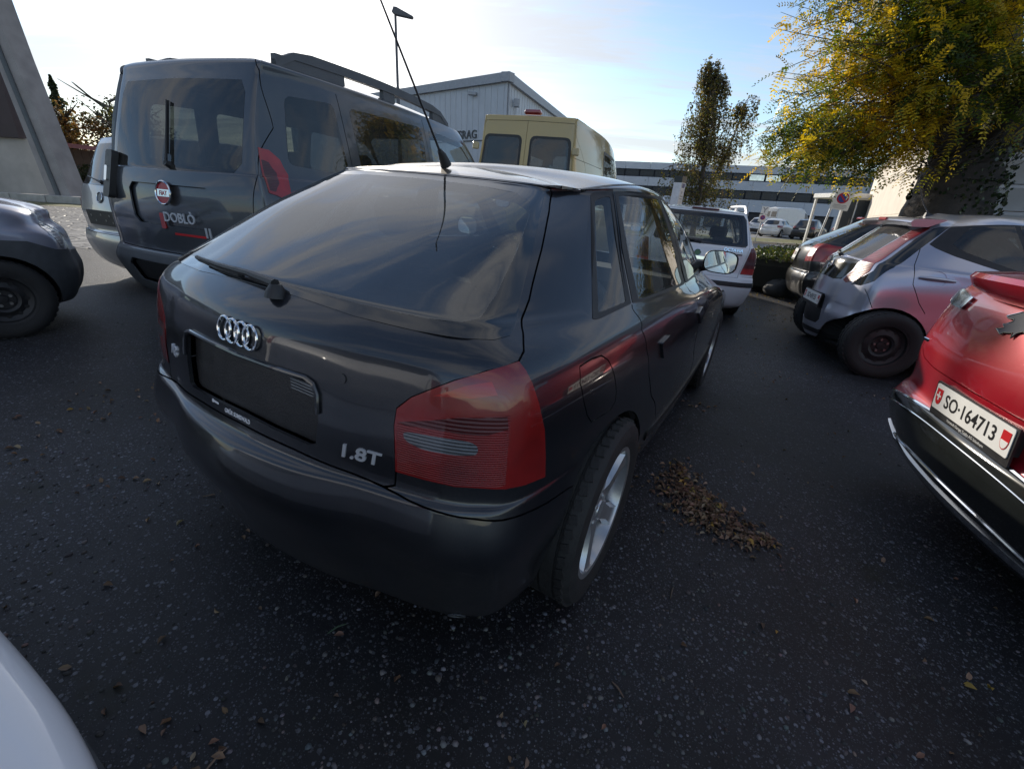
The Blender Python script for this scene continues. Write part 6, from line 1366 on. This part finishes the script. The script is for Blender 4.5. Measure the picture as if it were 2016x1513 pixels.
# ---------------------------------------------------------------- street furniture
def build_signs():
    PO=pbr('galvanised post',(.42,.43,.44),.45,.7,.15,12);WH=pbr('white sign face',(.72,.72,.70),.45,0,.04);BK=pbr('sign back',(.30,.31,.32),.5,.3);RD=pbr('sign red',(.42,.02,.04),.4);BL=pbr('sign blue',(.03,.06,.26),.4);TX=pbr('sign print',(.25,.25,.27),.5)
    def nopark(parent,fr,cx,cz,r,h):
        MB().prism(circ((cx,cz),r,32),h,h+.003,fr).build('red_ring',RD,parent)
        MB().prism(circ((cx,cz),r*.76,32),h+.003,h+.005,fr).build('blue_disc',BL,parent)
        s=r*.10;MB().prism([(cx-r*.54-s,cz+r*.54-s),(cx-r*.54+s,cz+r*.54+s),(cx+r*.54+s,cz-r*.54+s),(cx+r*.54-s,cz-r*.54-s)],h+.005,h+.007,fr).build('red_bar',RD,parent)
    y=16.0;x=9.86;z=ground_z(x);r=thing('parking_sign','white no parking sign with red and blue disc above the black hatchback','sign',(x,y,z),Matrix.Rotation(.12,3,'Y')@Matrix.Rotation(-.50,3,'Z'))
    top=2.18-z;fr=lambda a,b,h:(a,-.03-h,b)
    MB().lathe([(0,.03),(top+.06,.03),(top+.06,0)],12,'z').build('post',PO,r,True)
    b=MB().prism(fillet([(-.05,top-.56),(.47,top-.56),(.47,top),(-.05,top)],.03),0,.012,fr).build('board',WH,r)
    nopark(b,fr,.21,top-.20,.165,.012)
    for k,(w_,t) in enumerate(((.36,.016),(.40,.010),(.40,.010),(.3,.010))): MB().prism([(.21-w_/2,top-.42-k*.03),(.21+w_/2,top-.42-k*.03),(.21+w_/2,top-.42-k*.03+t),(.21-w_/2,top-.42-k*.03+t)],.012,.0135,fr).build('small_print',TX,b)
    x,y=14.8,30.;z=ground_z(x);r=thing('yard_sign','white letter Y board above a small no parking disc near the far cars','sign',(x,y,z),Matrix.Rotation(.08,3,'Y')@Matrix.Rotation(-.4,3,'Z'))
    MB().lathe([(0,.03),(2.0,.03),(2.0,0)],10,'z').build('post',PO,r,True);fr=lambda a,b,h:(a,-.03-h,b)
    b=MB().prism([(-.20,1.72),(.20,1.72),(.20,2.14),(-.20,2.14)],0,.012,fr).build('board',WH,r);text_mesh('Y',.42,'sign_letter',TX,b,lambda a,q,h:fr(a,q+1.79,.012+h),.002,bold=.012)
    b=MB().prism([(-.21,1.24),(.21,1.24),(.21,1.68),(-.21,1.68)],0,.012,fr).build('board',WH,r);nopark(b,fr,0,1.50,.14,.012)
    # street lamp
    x,y=-5.05,20.;z=ground_z(x);r=thing('street_lamp','slim dark street lamp with a flat angled head rising behind the people carrier','street lamp',(x,y,z));h=7.35-z
    DG=pbr('lamp grey',(.10,.10,.11),.5,.3)
    MB().lathe([(0,.09),(2.9,.085),(2.95,.07),(4.9,.065),(4.95,.05),(h,.045),(h,0)],12,'z').build('post',DG,r,True)
    o=MB().prism([(-.10,-.05),(.06,-.09),(.62,-.06),(.66,.0),(.05,.13),(-.06,.12)],-.11,.11,lambda a,b,hh:(a,hh,b)).build('lamp_head',DG,r);o.location=(.0,0,h);o.rotation_euler=(0,.18,0)
    # totem
    x,y=4.34,14.0;z=ground_z(x);r=thing('totem_sign','white totem sign with dark cap and blue square beside the birch','sign',(x,y,z),Matrix.Rotation(.03,3,'Y')@Matrix.Rotation(.75,3,'Z'))
    T=2.17-z;MB().box((0,0,(T-.17)/2),(.24,.24,T-.17)).build('pillar',pbr('white totem',(.68,.68,.74),.4),r);MB().box((0,0,T-.085),(.245,.245,.168)).build('cap',pbr('dark cap',(.02,.025,.03),.4),r)
    fr=lambda a,b,h:(a,-.12-h,b);MB().prism([(-.06,T-.30),(.08,T-.30),(.08,T-.19),(-.06,T-.19)],.001,.004,fr).build('blue_square',BL,r);text_mesh('P',.10,'sign_letter',TX,r,lambda a,q,h:fr(a,q+T-.46,.002+h),.001);
    MB().prism([(-.06,T-.53),(.08,T-.53),(.08,T-.51),(-.06,T-.51)],.001,.003,fr).build('small_print',TX,r);MB().prism([(-.06,T-.60),(.08,T-.60),(.08,T-.58),(-.06,T-.58)],.001,.003,fr).build('small_print',TX,r)
    # boulder at the hedge
    m=MB();random.seed(3);V=[];n=10
    for j in range(7):
        for i in range(n):
            a=2*math.pi*i/n;e=math.pi*j/6;k=1+.14*random.uniform(-1,1);V.append((.36*math.sin(e)*math.cos(a)*k,.24*math.sin(e)*math.sin(a)*k,.17+.19*math.cos(e)*k))
    F=[(j*n+i,j*n+(i+1)%n,(j+1)*n+(i+1)%n,(j+1)*n+i) for j in range(6) for i in range(n)]
    b=mesh('boulder',V,F,pbr('dark stone',(.05,.05,.05),.85,0,.3,9,.5,30),None,True);b.location=(5.16,9.05,ground_z(5.16)-.03);b.rotation_euler=(0,0,.5);tag(b,'dark rounded stone on the ground at the foot of the hedge','boulder')
# ---------------------------------------------------------------- trees
def limb(m,pts,r0,r1,n=9,seg=6,wob=.03,m_=0):
    P=[Vector(p) for p in pts];Q=[]
    for i in range(len(P)-1):
        for k in range(seg):
            t=k/seg;a=P[max(i-1,0)];b=P[i];c=P[i+1];d=P[min(i+2,len(P)-1)]
            w=cr_basis(t);q=a*w[0]+b*w[1]+c*w[2]+d*w[3];Q.append(q+Vector(rng.standard_normal(3))*wob*.5)
    Q.append(P[-1]);N=len(Q);m.tube([tuple(q) for q in Q],[(r0+(r1-r0)*i/(N-1))*(1+.10*rng.standard_normal()) for i in range(N)],n,m_);return Q
def build_robinia():
    bark=pbr('dark furrowed bark',(.040,.032,.028),.95,0,.45,7,1.0,28)
    k=lambda x,z,y:(1.2*x-8.75,y-10.2,1.24+1.2*(z-1.24)-zb);zb=ground_z(8.75)
    r=thing('robinia','big gnarled tree with ivy on its leaning trunk and yellowing feathery leaves','tree',(8.75,10.2,zb))
    T=MB()
    limb(T,[(.25,0,-.1),k(7.38,1.1,10.2),k(7.36,1.9,10.2),k(7.28,2.45,10.15)],.78,.55,14,7,.05)
    ends=[]
    def L_(pts,r0,r1,n=9): 
        q=limb(T,pts,r0,r1,n,6,.03);ends.append(q);return q
    L_([k(7.20,2.20,10.1),k(6.85,2.55,10.0),k(6.40,2.62,9.8),k(5.92,2.95,9.6),k(5.45,2.86,9.5)],.30,.17)
    L_([k(7.15,2.4,10.2),k(6.98,3.0,10.2),k(6.75,3.45,10.1),k(6.35,3.75,10.),k(6.05,3.72,9.9)],.27,.15)
    L_([k(7.35,2.5,10.2),k(7.35,3.2,10.3),k(7.2,3.9,10.2),k(6.95,4.6,10.1)],.32,.20)
    L_([k(7.2,3.55,10.2),k(6.8,3.68,10.0),k(6.35,3.62,9.9)],.20,.13)
    L_([k(7.5,2.3,10.2),k(7.95,2.75,10.1),k(8.5,3.1,9.9),k(9.1,3.2,9.7)],.30,.18)
    L_([k(7.55,2.6,10.3),k(8.0,3.5,10.5),k(8.3,4.4,10.6)],.26,.16)
    L_([k(7.3,2.5,10.2),k(7.0,2.7,9.4),k(6.7,3.0,8.7)],.22,.13)
    T.build('trunk',bark,r,True,60)
    # shoots
    S_=MB();fr=[]
    for q in ends:
        N=len(q)
        for _ in range(60):
            i=int(rng.integers(int(N*.45),N));p=np.array(q[i])
            out=p*np.array([1,1,0]);out=out/max(np.linalg.norm(out),.1)
            d=out*(.35+.5*rng.random())+np.array([0,0,.75])+rng.standard_normal(3)*.38;d/=np.linalg.norm(d)
            ln=.8+1.0*rng.random();pts=[];v=d.copy();x=p.copy()
            for s in range(7):
                pts.append(tuple(x));x=x+v*ln/6;v=v+np.array([0,0,-.14])+rng.standard_normal(3)*.06;v/=np.linalg.norm(v)
                if s>0:
                    for _k in range(3): fr.append((x-v*ln/6*rng.random(),v.copy()))
            S_.tube(pts,[.014*(1-s/8) for s in range(7)],4)
    # low hanging skirt of sprays on the left and below
    for _ in range(330):
        x=k(4.6+3.2*rng.random()**1.1,0,0)[0];
        cx=rng.random();px_=1.2*(4.35+3.4*cx)-8.75;zz=1.24+1.2*((1.95+.55*rng.random()+.25*abs(cx-.3))-1.24)-zb+.9*rng.random()**2
        p=np.array([px_,-1.0+1.6*rng.random(),zz]);v=np.array([-.5-.4*rng.random(),.3*rng.standard_normal(),-.2-.3*rng.random()]);v/=np.linalg.norm(v)
        for s in range(5): fr.append((p+v*.12*s,v+rng.standard_normal(3)*.2))
        S_.tube([tuple(p-v*.4+np.array([0,0,.12])),tuple(p),tuple(p+v*.5)],[.008,.006,.003],4)
    # outer crown on the left
    for _ in range(420):
        a=rng.random();p=np.array([1.2*(4.3+1.9*rng.random()**.8)-8.75,-1.1+1.9*rng.random(),1.24+1.2*(2.3+2.6*rng.random()-1.24)-zb])
        if p[2]>3.6 and rng.random()<.25: continue
        v=np.array([-.7,.2*rng.standard_normal(),.35-.8*rng.random()]);v/=np.linalg.norm(v)
        for s in range(5): fr.append((p+v*.13*s,v+rng.standard_normal(3)*.22))
        S_.tube([tuple(p-v*.6),tuple(p),tuple(p+v*.6)],[.010,.007,.003],4)
    S_.build('branches',bark,r,True)
    n=len(fr);base=np.array([f[0] for f in fr]);dr=np.array([f[1] for f in fr])
    ax=.1-.12*np.clip((base[:,2]-1)/3,0,1);dd=np.hypot(base[:,0]-ax,base[:,1]);low=np.clip((4.4-base[:,2])/2.2,0,1)
    kp=rng.random(n)>np.clip(1.55-dd/1.55,0,.93)*np.clip(low+.35,0,1);base,dr=base[kp],dr[kp];n=len(base)
    # each frond: a drooping rachis with paired leaflets
    side=rng.standard_normal((n,3));dr=dr*.35+side*.75;dr[:,2]-=.25;dr/=np.linalg.norm(dr,axis=1,keepdims=True)
    up=np.array([0,0,1.])+rng.standard_normal((n,3))*.45;sd=np.cross(dr,up);sd/=np.maximum(np.linalg.norm(sd,axis=1,keepdims=True),1e-6);nn=np.cross(sd,dr)
    ln=(.24+.16*rng.random(n))[:,None];C_=[];Dv=[];Nv=[];cid=[]
    K=6
    for j in range(1,K+1):
        t=j/(K+.3);pos=base+dr*ln*t+np.array([0,0,-1.])*ln*.30*t*t
        for s in(-1,1):
            C_.append(pos+sd*s*.032);d=sd*s+dr*.45;Dv.append(d/np.linalg.norm(d,axis=1,keepdims=True));Nv.append(nn);cid.append(np.arange(n))
    C_.append(base+dr*ln*1.04+np.array([0,0,-1.])*ln*.33);Dv.append(dr);Nv.append(nn);cid.append(np.arange(n))
    C_=np.concatenate(C_);Dv=np.concatenate(Dv);Nv=np.concatenate(Nv);cid=np.concatenate(cid)
    sz=(.062+.020*rng.random(len(C_)))[:,None];W_=np.cross(Nv,Dv);W_/=np.maximum(np.linalg.norm(W_,axis=1,keepdims=True),1e-6)
    V=np.stack([C_-Dv*sz*.5,C_+W_*sz*.22+Nv*sz*.06,C_+Dv*sz*.5,C_-W_*sz*.22+Nv*sz*.06],1).reshape(-1,3)
    F=np.arange(len(V)).reshape(-1,4)
    g=np.array([(.045,.085,.016),(.085,.125,.018),(.20,.20,.02),(.44,.32,.022),(.58,.38,.02)])
    # whole shoots turn yellow together
    gr=.25+np.sin(base[:,0]*2.3+base[:,2]*1.9)+np.sin(base[:,1]*3.1-base[:,2]*2.7)+.9*rng.standard_normal(n)
    idx=np.clip(((gr+2.4)/4.6*5),0,4.99).astype(int);fc=g[idx]*(1+.22*rng.standard_normal((n,1)))
    col=np.clip(fc[cid]*(1+.10*rng.standard_normal((len(cid),1))),.005,.8);col=np.repeat(col,4,0)
    bigmesh('leaves',V,F,leaf_mat('feathery leaf',.45,.45),col,False,'stuff',r)
    # ivy on the trunk
    m=2600;z=rng.random(m)**.8*3.1;a=rng.random(m)*6.283
    cx=.25+(-.15)*np.clip(z/2.8,0,1);rad=.80-.10*z/2.8
    w=(np.sin(a*2+z*2)+rng.standard_normal(m)*.6)>-.5;z,a,rad,cx=z[w],a[w],rad[w],cx[w]
    P=np.stack([cx+np.cos(a)*rad*(1+.08*rng.random(len(z))),np.sin(a)*rad*(1+.08*rng.random(len(z))),z],1)
    leaves('ivy',P,.055+.03*rng.random(len(z)),mixcol(len(z),[(.018,.030,.014),(.03,.045,.02),(.05,.065,.03)],[3,3,1]),leaf_mat('ivy leaf',.1,.25),r,'stuff',pitch=-1.1+.4*rng.standard_normal(len(z)),aspect=.85,yaw=a+math.pi/2)
def build_birch():
    x,y=6.05,17.;z0=ground_z(x);r=thing('birch','slender weeping birch with sparse drooping twigs in front of the office block','tree',(x,y,z0))
    bark=pbr('birch bark',(.10,.09,.085),.9,0,.5,9,.4,40);T=MB();q=limb(T,[(.1,0,0),(.05,0,1.5),(.0,.0,3.0),(-.2,0,4.4),(-.42,0,5.85)],.13,.018,8,8,.02)
    q2=limb(T,[(.05,0,1.6),(.45,.1,2.6),(.75,0,3.7),(.95,0,4.9)],.06,.012,6,8,.02);tw=[]
    T.build('trunk',bark,r,True)
    S_=MB();C_=[]
    def branch(p,dx,dy,ln,up):
        v=np.array([dx,dy,up]);v/=np.linalg.norm(v);pts=[];xq=np.array(p)
        for s in range(6):
            pts.append(tuple(xq));xq=xq+v*ln/5;v=v+np.array([0,0,-.28]);v/=np.linalg.norm(v)
        S_.tube(pts,[.016*(1-s/7) for s in range(6)],4)
        for s in range(1,6):
            for _ in range(3):
                h=np.array(pts[s])+rng.standard_normal(3)*.05;l2=.22+.5*rng.random();e=h+np.array([.06*rng.standard_normal()+.04,.06*rng.standard_normal(),-l2]);S_.tube([tuple(h),tuple(e)],[.004,.002],3)
                k=int(5*l2/.4)+2
                for t in rng.random(k): C_.append(h+(e-h)*t+rng.standard_normal(3)*.03)
    for i in range(105):
        f=rng.random()**.75;h=1.7+4.1*f;p=np.array([.05-.42*max(0,(h-1.5)/4.3),0,h]);a=rng.random()*6.283;ln=.30+1.55*(1-f)**.8*(.35+.65*rng.random())
        branch(p,math.cos(a),math.sin(a)*.8,ln,.75)
    for i in range(16):
        j=int(rng.integers(len(q2)//2,len(q2)));a=rng.random()*6.283;branch(np.array(q2[j]),math.cos(a),math.sin(a),.25+.35*rng.random(),.6)
    S_.build('twigs',bark,r,True)
    C_=np.array(C_);low=C_[:,2]<2.9
    ex=rng.standard_normal((1500,3))*np.array([.62,.5,.55])+np.array([.1,0,1.75]);ex=ex[ex[:,2]>.5];C_=np.concatenate([C_,ex]);n=len(C_)
    col=mixcol(n,[(.09,.095,.03),(.15,.13,.04),(.28,.21,.05),(.14,.09,.04)],[4,4,2,1.5])
    leaves('leaves',C_,.055+.035*rng.random(n),col,leaf_mat('birch leaf',.35,.5),r,'stuff',aspect=.7)
def tree(x,y,h,rad,label,pal,w,n=2600,shape='round',trunk=.25,group=None,bare=0.,z=None):
    z0=ground_z(x) if z is None else z;r=thing('conifer' if shape=='cone' else 'broadleaf_tree',label,'tree',(x,y,z0),group=group)
    bark=pbr('bark grey brown',(.06,.05,.042),.95,0,.3,6,.5,20);T=MB();limb(T,[(0,0,-.1),(.1,0,h*.3),(0,.1,h*.62),(.05,0,h*(.97 if shape=='cone' else .8))],trunk,.03,8,5,.04)
    for i in range(16):
        a=rng.random()*6.283;s=.3+.5*rng.random();e=rad*(.9 if shape!='cone' else (1-s)*1.1)
        T.tube([(0,0,h*s),(math.cos(a)*e*.5,math.sin(a)*e*.5,h*(s+.08)),(math.cos(a)*e,math.sin(a)*e,h*(s+(.18 if shape!='cone' else -.02)))],[trunk*.35,trunk*.2,.02],5)
    T.build('trunk',bark,r,True)
    if shape=='cone':
        f=rng.random(n);zz=h*(.10+.90*f);a=rng.random(n)*6.283;lay=.75+.25*np.sin(zz*5.5);R_=rad*(1-f)**.85*lay*np.sqrt(rng.random(n))
        P=np.stack([R_*np.cos(a),R_*np.sin(a),zz-R_*.15],1)
    else:
        k=26;c=rng.standard_normal((k,3));c/=np.linalg.norm(c,axis=1,keepdims=True);c=c*rng.random((k,1))**.45*np.array([rad,rad,h*.34])*.82+np.array([0,0,h*.62])
        s=rad*(.24+.20*rng.random(k));i=rng.integers(0,k,n);d=rng.standard_normal((n,3));d/=np.linalg.norm(d,axis=1,keepdims=True)
        P=c[i]+d*(s[i]*rng.random(n)**.4)[:,None]
    leaves('crown',P,(.16+.12*rng.random(n))*(h/8)**.5,mixcol(n,pal,w,.3),leaf_mat('tree leaf',.3,.6),r,'stuff',aspect=.75)
    return r
def build_woods():
    G=[(.030,.045,.020),(.045,.06,.026),(.06,.07,.03)];O=[(.20,.10,.035),(.28,.15,.05),(.10,.08,.03)]
    g='trees behind the factory hall'
    tree(-41.6,45,9.0,2.0,'narrow dark conifer rising above the shed, taller than its neighbours',G,[3,2,1],2600,'cone',.3,g)
    tree(-45.5,46,8.6,2.6,'open ragged tree next to the leaning concrete column',G+[(.15,.12,.05)],[2,2,2,1],1500,'round',.3,g)
    tree(-36.2,44,8.9,3.2,'dark oak with an open flat top beside the people carrier roof',[(.025,.03,.02),(.04,.045,.025)],[1,1],1500,'round',.35,g)
    tree(-37.0,40,6.9,2.8,'rusty orange tree in front of the dark oak',O,[2,2,1],2600,'round',.28,g)
    tree(-42.5,41,6.6,3.0,'low green round tree behind the shed roof',G,[2,2,1],2800,'round',.28,g)
    tree(-32.0,41,6.8,3.0,'olive tree half hidden behind the people carrier',[(.07,.075,.03),(.10,.09,.035)],[1,1],2400,'round',.28,g)
    # shrub by the shed
    r=thing('shrub','dark green clipped shrub below the shed beside the column','shrub',(-26.6,29.6,ground_z(-26)));P=rng.standard_normal((1500,3));P/=np.linalg.norm(P,axis=1,keepdims=True);P=P*rng.random((1500,1))**.3*np.array([1.2,.9,.9])+np.array([0,0,.9])
    leaves('foliage',P,.11+.05*rng.random(1500),mixcol(1500,G,[1,1,1]),leaf_mat('tree leaf'),r,'stuff',aspect=.7);MB().tube([(0,0,0),(0,0,.9)],.06,6).build('stem',pbr('bark grey brown',(.06,.05,.042)),r)
def build_hedge():
    r=thing('hedge','low clipped hedge with white spotted leaves between white estate and black hatchback','hedge',(5.9,10.2,ground_z(5.9)))
    d=np.array([.66,.75]);nrm=np.array([-.75,.66]);n=6500
    a=rng.random(n)*2.9-1.45;b=(rng.random(n)*2-1)*.55;z=.05+.74*rng.random(n)**.6
    k=rng.random(n)<.6;b=np.where(k,np.sign(b)*(.55+.04*rng.standard_normal(n)),b);z=np.where(~k,.76+.05*rng.standard_normal(n),z)
    P=np.stack([d[0]*a+nrm[0]*b,d[1]*a+nrm[1]*b,z+.04*np.sin(a*7)],1)
    hi=z>.45
    col=np.where(hi[:,None],mixcol(n,[(.05,.075,.02),(.09,.11,.03),(.14,.14,.04)],[2,2,1]),mixcol(n,[(.10,.12,.05),(.42,.40,.30),(.22,.19,.08),(.07,.09,.03)],[2,1.6,2,2]))
    leaves('foliage',P,.045+.03*rng.random(n),col,leaf_mat('hedge leaf',.25,.45),r,'stuff',aspect=.7)
    MB().box((0,0,.36),(2.7,.9,.62),Matrix.Rotation(math.atan2(d[1],d[0]),3,'Z'),bev=.1).build('twig_core',pbr('hedge core',(.02,.018,.012),.95),r)
# ---------------------------------------------------------------- yellow van and the far car park
def van_spec(W=.96,H=2.47,yr=-.95,yf=3.9,wb=3.0,roofw=.74,res=(6,5)):
    return dict(W=W,H=H,yr=yr,yf=yf,wb=wb,zbump=.62,rc=.14,rb=.03,rw=.985,sill=.36,gbase=(yr+.05,1.30),gtop=(yr+.12,2.36),belt=1.34,belt_mid=1.30,cowl=(3.0,1.25),header=(2.3,2.30),roofw=roofw,rwt=.985,nose=.95,tail=[(yr+.03,.66),(yr+.03,.85),(yr+.04,1.10)],wheelR=.33,rim=.2,wheels='steel',res=res,track=.84)
def build_van():
    P_=paint('mustard paint',(.46,.34,.13),0,rough=.45,dirt=.3,dcol=(.30,.26,.20))
    p=van_spec();p.update(
      gaps_rear=[[(.0,2.33),(.0,1.9),(.0,1.0),(.0,.64)],[(-.70,2.33),(0,2.34),(.70,2.33)],[(.715,2.33),(.80,1.8),(.86,1.3),(.87,.64)]],
      gaps_side=[[(.70,2.30),(.72,1.9),(.72,.4)],[(2.05,2.25),(2.1,1.9),(2.1,.4)],[(-.80,1.90),(.70,1.90)]],
      rear=[dict(n='window_seal',p=[(.065,2.15),(.69,2.15),(.74,1.55),(.065,1.55)],m=BLACKP,off=.004,f=.09,key='seal'),
            dict(n='rear_window',p=[(.10,2.115),(.655,2.115),(.705,1.585),(.10,1.585)],m=GLASSD,open=True,off=.004,f=.08),
            dict(n='taillight',p=[(.84,1.20),(.92,1.20),(.93,.80),(.85,.80)],m=REDL,off=.004)],
      side=[dict(n='window_seal',p=[(.85,2.20),(2.0,2.19),(2.0,1.52),(.85,1.52)],m=BLACKP,off=.003,f=.08,key='ss'),dict(n='side_window',p=[(.90,2.15),(1.95,2.14),(1.95,1.57),(.90,1.57)],m=GLASS,open=True,off=.003,f=.07,key='sw'),
            dict(n='side_window',p=[(2.2,2.1),(2.5,2.05),(2.95,1.40),(2.2,1.40)],m=GLASS,open=True,off=.003,f=.05,key='sw2')])
    car,S,o=gen_car('panel_van','mustard yellow high roof van with two rear windows and a red roof lamp','x' and p,P_,(.212,8.27,-22.4),cat='van')
    m=MB().box((0,0,0),(.27,.10,.065),bev=.025);b=m.build('brake_light',lens('red lamp',(.30,.012,.012)),car,True);b.location=(.045,-.79,2.455)
    for sx in(-1,1):
        for zz in(1.45,2.0): MB().box((0,0,0),(.10,.05,.10),bev=.012).build('door_hinge',P_,o['body']).location=(sx*(.80 if zz>1.8 else .86),-.905,zz-.03)
    c,t,b2,n=rear_tf(S,.06,1.38);MB().box((0,0,0),(.05,.04,.2),bev=.01).build('door_handle',BLACKP,o['body']).location=tuple(c+n*.02)
    return car
def far_car(name,label,col,pose,W,H,L_,wb,suv=False,gl=None,low=None,plate=None):
    P_=paint('far paint %s'%name,col,.2,rough=.4,dirt=.1);yr=-(L_-wb)*.48
    p=dict(W=W,H=H,yr=yr,yf=yr+L_,wb=wb,zbump=.62 if not suv else .72,rc=.3,rb=.08,rw=.90,sill=.25,gbase=(yr+.22,.62*H+.08),gtop=(yr+.62,H-.12),belt=.64*H+.05,belt_mid=.62*H+.02,cowl=(wb-.55,.66*H),header=(wb-1.35,H-.07),roofw=W*.72,rwt=.84,nose=.52*H,wheelR=.33,rim=.21,wheels='alloy',res=(4,4),wn=20,lining=False,
      rear=[dict(n='rear_window',p=[(0,H-.15),(.47,H-.16),(.56,.66*H+.10),(.5,.64*H+.06),(0,.63*H+.05)],m=FRIT,sym=1,off=.002),
            dict(n='taillight',p=[(.52,.60*H+.06),(.78,.60*H+.07),(.80,.55*H),(.60,.53*H)],m=REDL,off=.004),
            dict(n='bumper',p=[(0,.52),(.5,.52),(.86,.50),(.86,.28),(.5,.22),(0,.22)],m=BLACKP if low is None else low,sym=1,off=.004,key='bumper')],
      side=[dict(n='side_window',p=[(yr+.75,H-.22),(yr+1.2,H-.16),(wb-1.4,H-.14),(wb-.72,.67*H+.03),(yr+.9,.65*H+.04)],m=FRIT,off=.002)])
    car,S,o=gen_car(name,label,'x' and p,P_,pose)
    c,t,b,n=rear_tf(S,0,.60*H-.12);MB().prism([(-.26,-.055),(.26,-.055),(.26,.055),(-.26,.055)],.004,.012,planef(c,t,b,n)).build('number_plate',PLATEW,o['body'])
    return car
def build_far():
    far_car('compact_hatchback','white compact hatchback, leftmost car in the far sunlit row',(.72,.72,.70),(21.0,40.2,-48),.86,1.48,4.0,2.49,low=paint('far white bumper',(.7,.7,.68),0))
    far_car('dark_suv','black crossover between the two pale cars of the far row',(.02,.02,.025),(22.7,38.4,-45),.90,1.58,4.3,2.6,True)
    far_car('beige_suv','champagne beige crossover right of the black one in the far row',(.50,.45,.38),(24.6,36.4,-48),.93,1.68,4.6,2.7,True,low=paint('far beige bumper',(.48,.43,.36),.1))
    far_car('white_saloon','pale car at the right end of the far row, mostly hidden',(.60,.58,.54),(28.2,37.2,-45),.9,1.5,4.5,2.6)
    far_car('silver_hatchback','silver car tucked behind the white compact hatchback in the far row',(.55,.56,.58),(21.9,44.5,-48),.86,1.5,4.1,2.5)
    P_=paint('white van paint',(.66,.64,.60),0,rough=.45,dirt=.15);p=van_spec(1.0,2.55,-1.1,4.6,3.6,.80,(4,4));p.update(lining=False,wn=20,rear=[dict(n='rear_window',p=[(.08,2.1),(.65,2.1),(.7,1.6),(.08,1.6)],m=FRIT,off=.003,f=.06)],side=[dict(n='side_window',p=[(2.6,2.1),(3.0,2.05),(3.6,1.45),(2.6,1.45)],m=FRIT,off=.003)],gaps_side=[[(.3,2.3),(.3,.45)],[(1.6,2.3),(1.6,.45)]])
    p['cowl']=(3.7,1.3);p['header']=(2.6,2.40);gen_car('delivery_van','long white delivery van parked behind the far row of cars','x' and p,P_,(25.6,48.5,-70),cat='van')
    # more parked cars further right, seen past the estate car
# ---------------------------------------------------------------- build: structure first, then the cars, small things last
build_ground();build_left_hall();build_shed();build_white_hall();build_office();build_cream_hall()
build_woods();build_birch();build_robinia();build_hedge()
build_audi();build_leaf();build_octavia();build_red();build_doblo();build_touran();build_ka();build_black();build_white();build_van();build_far()
build_signs();build_gravel();build_litter()
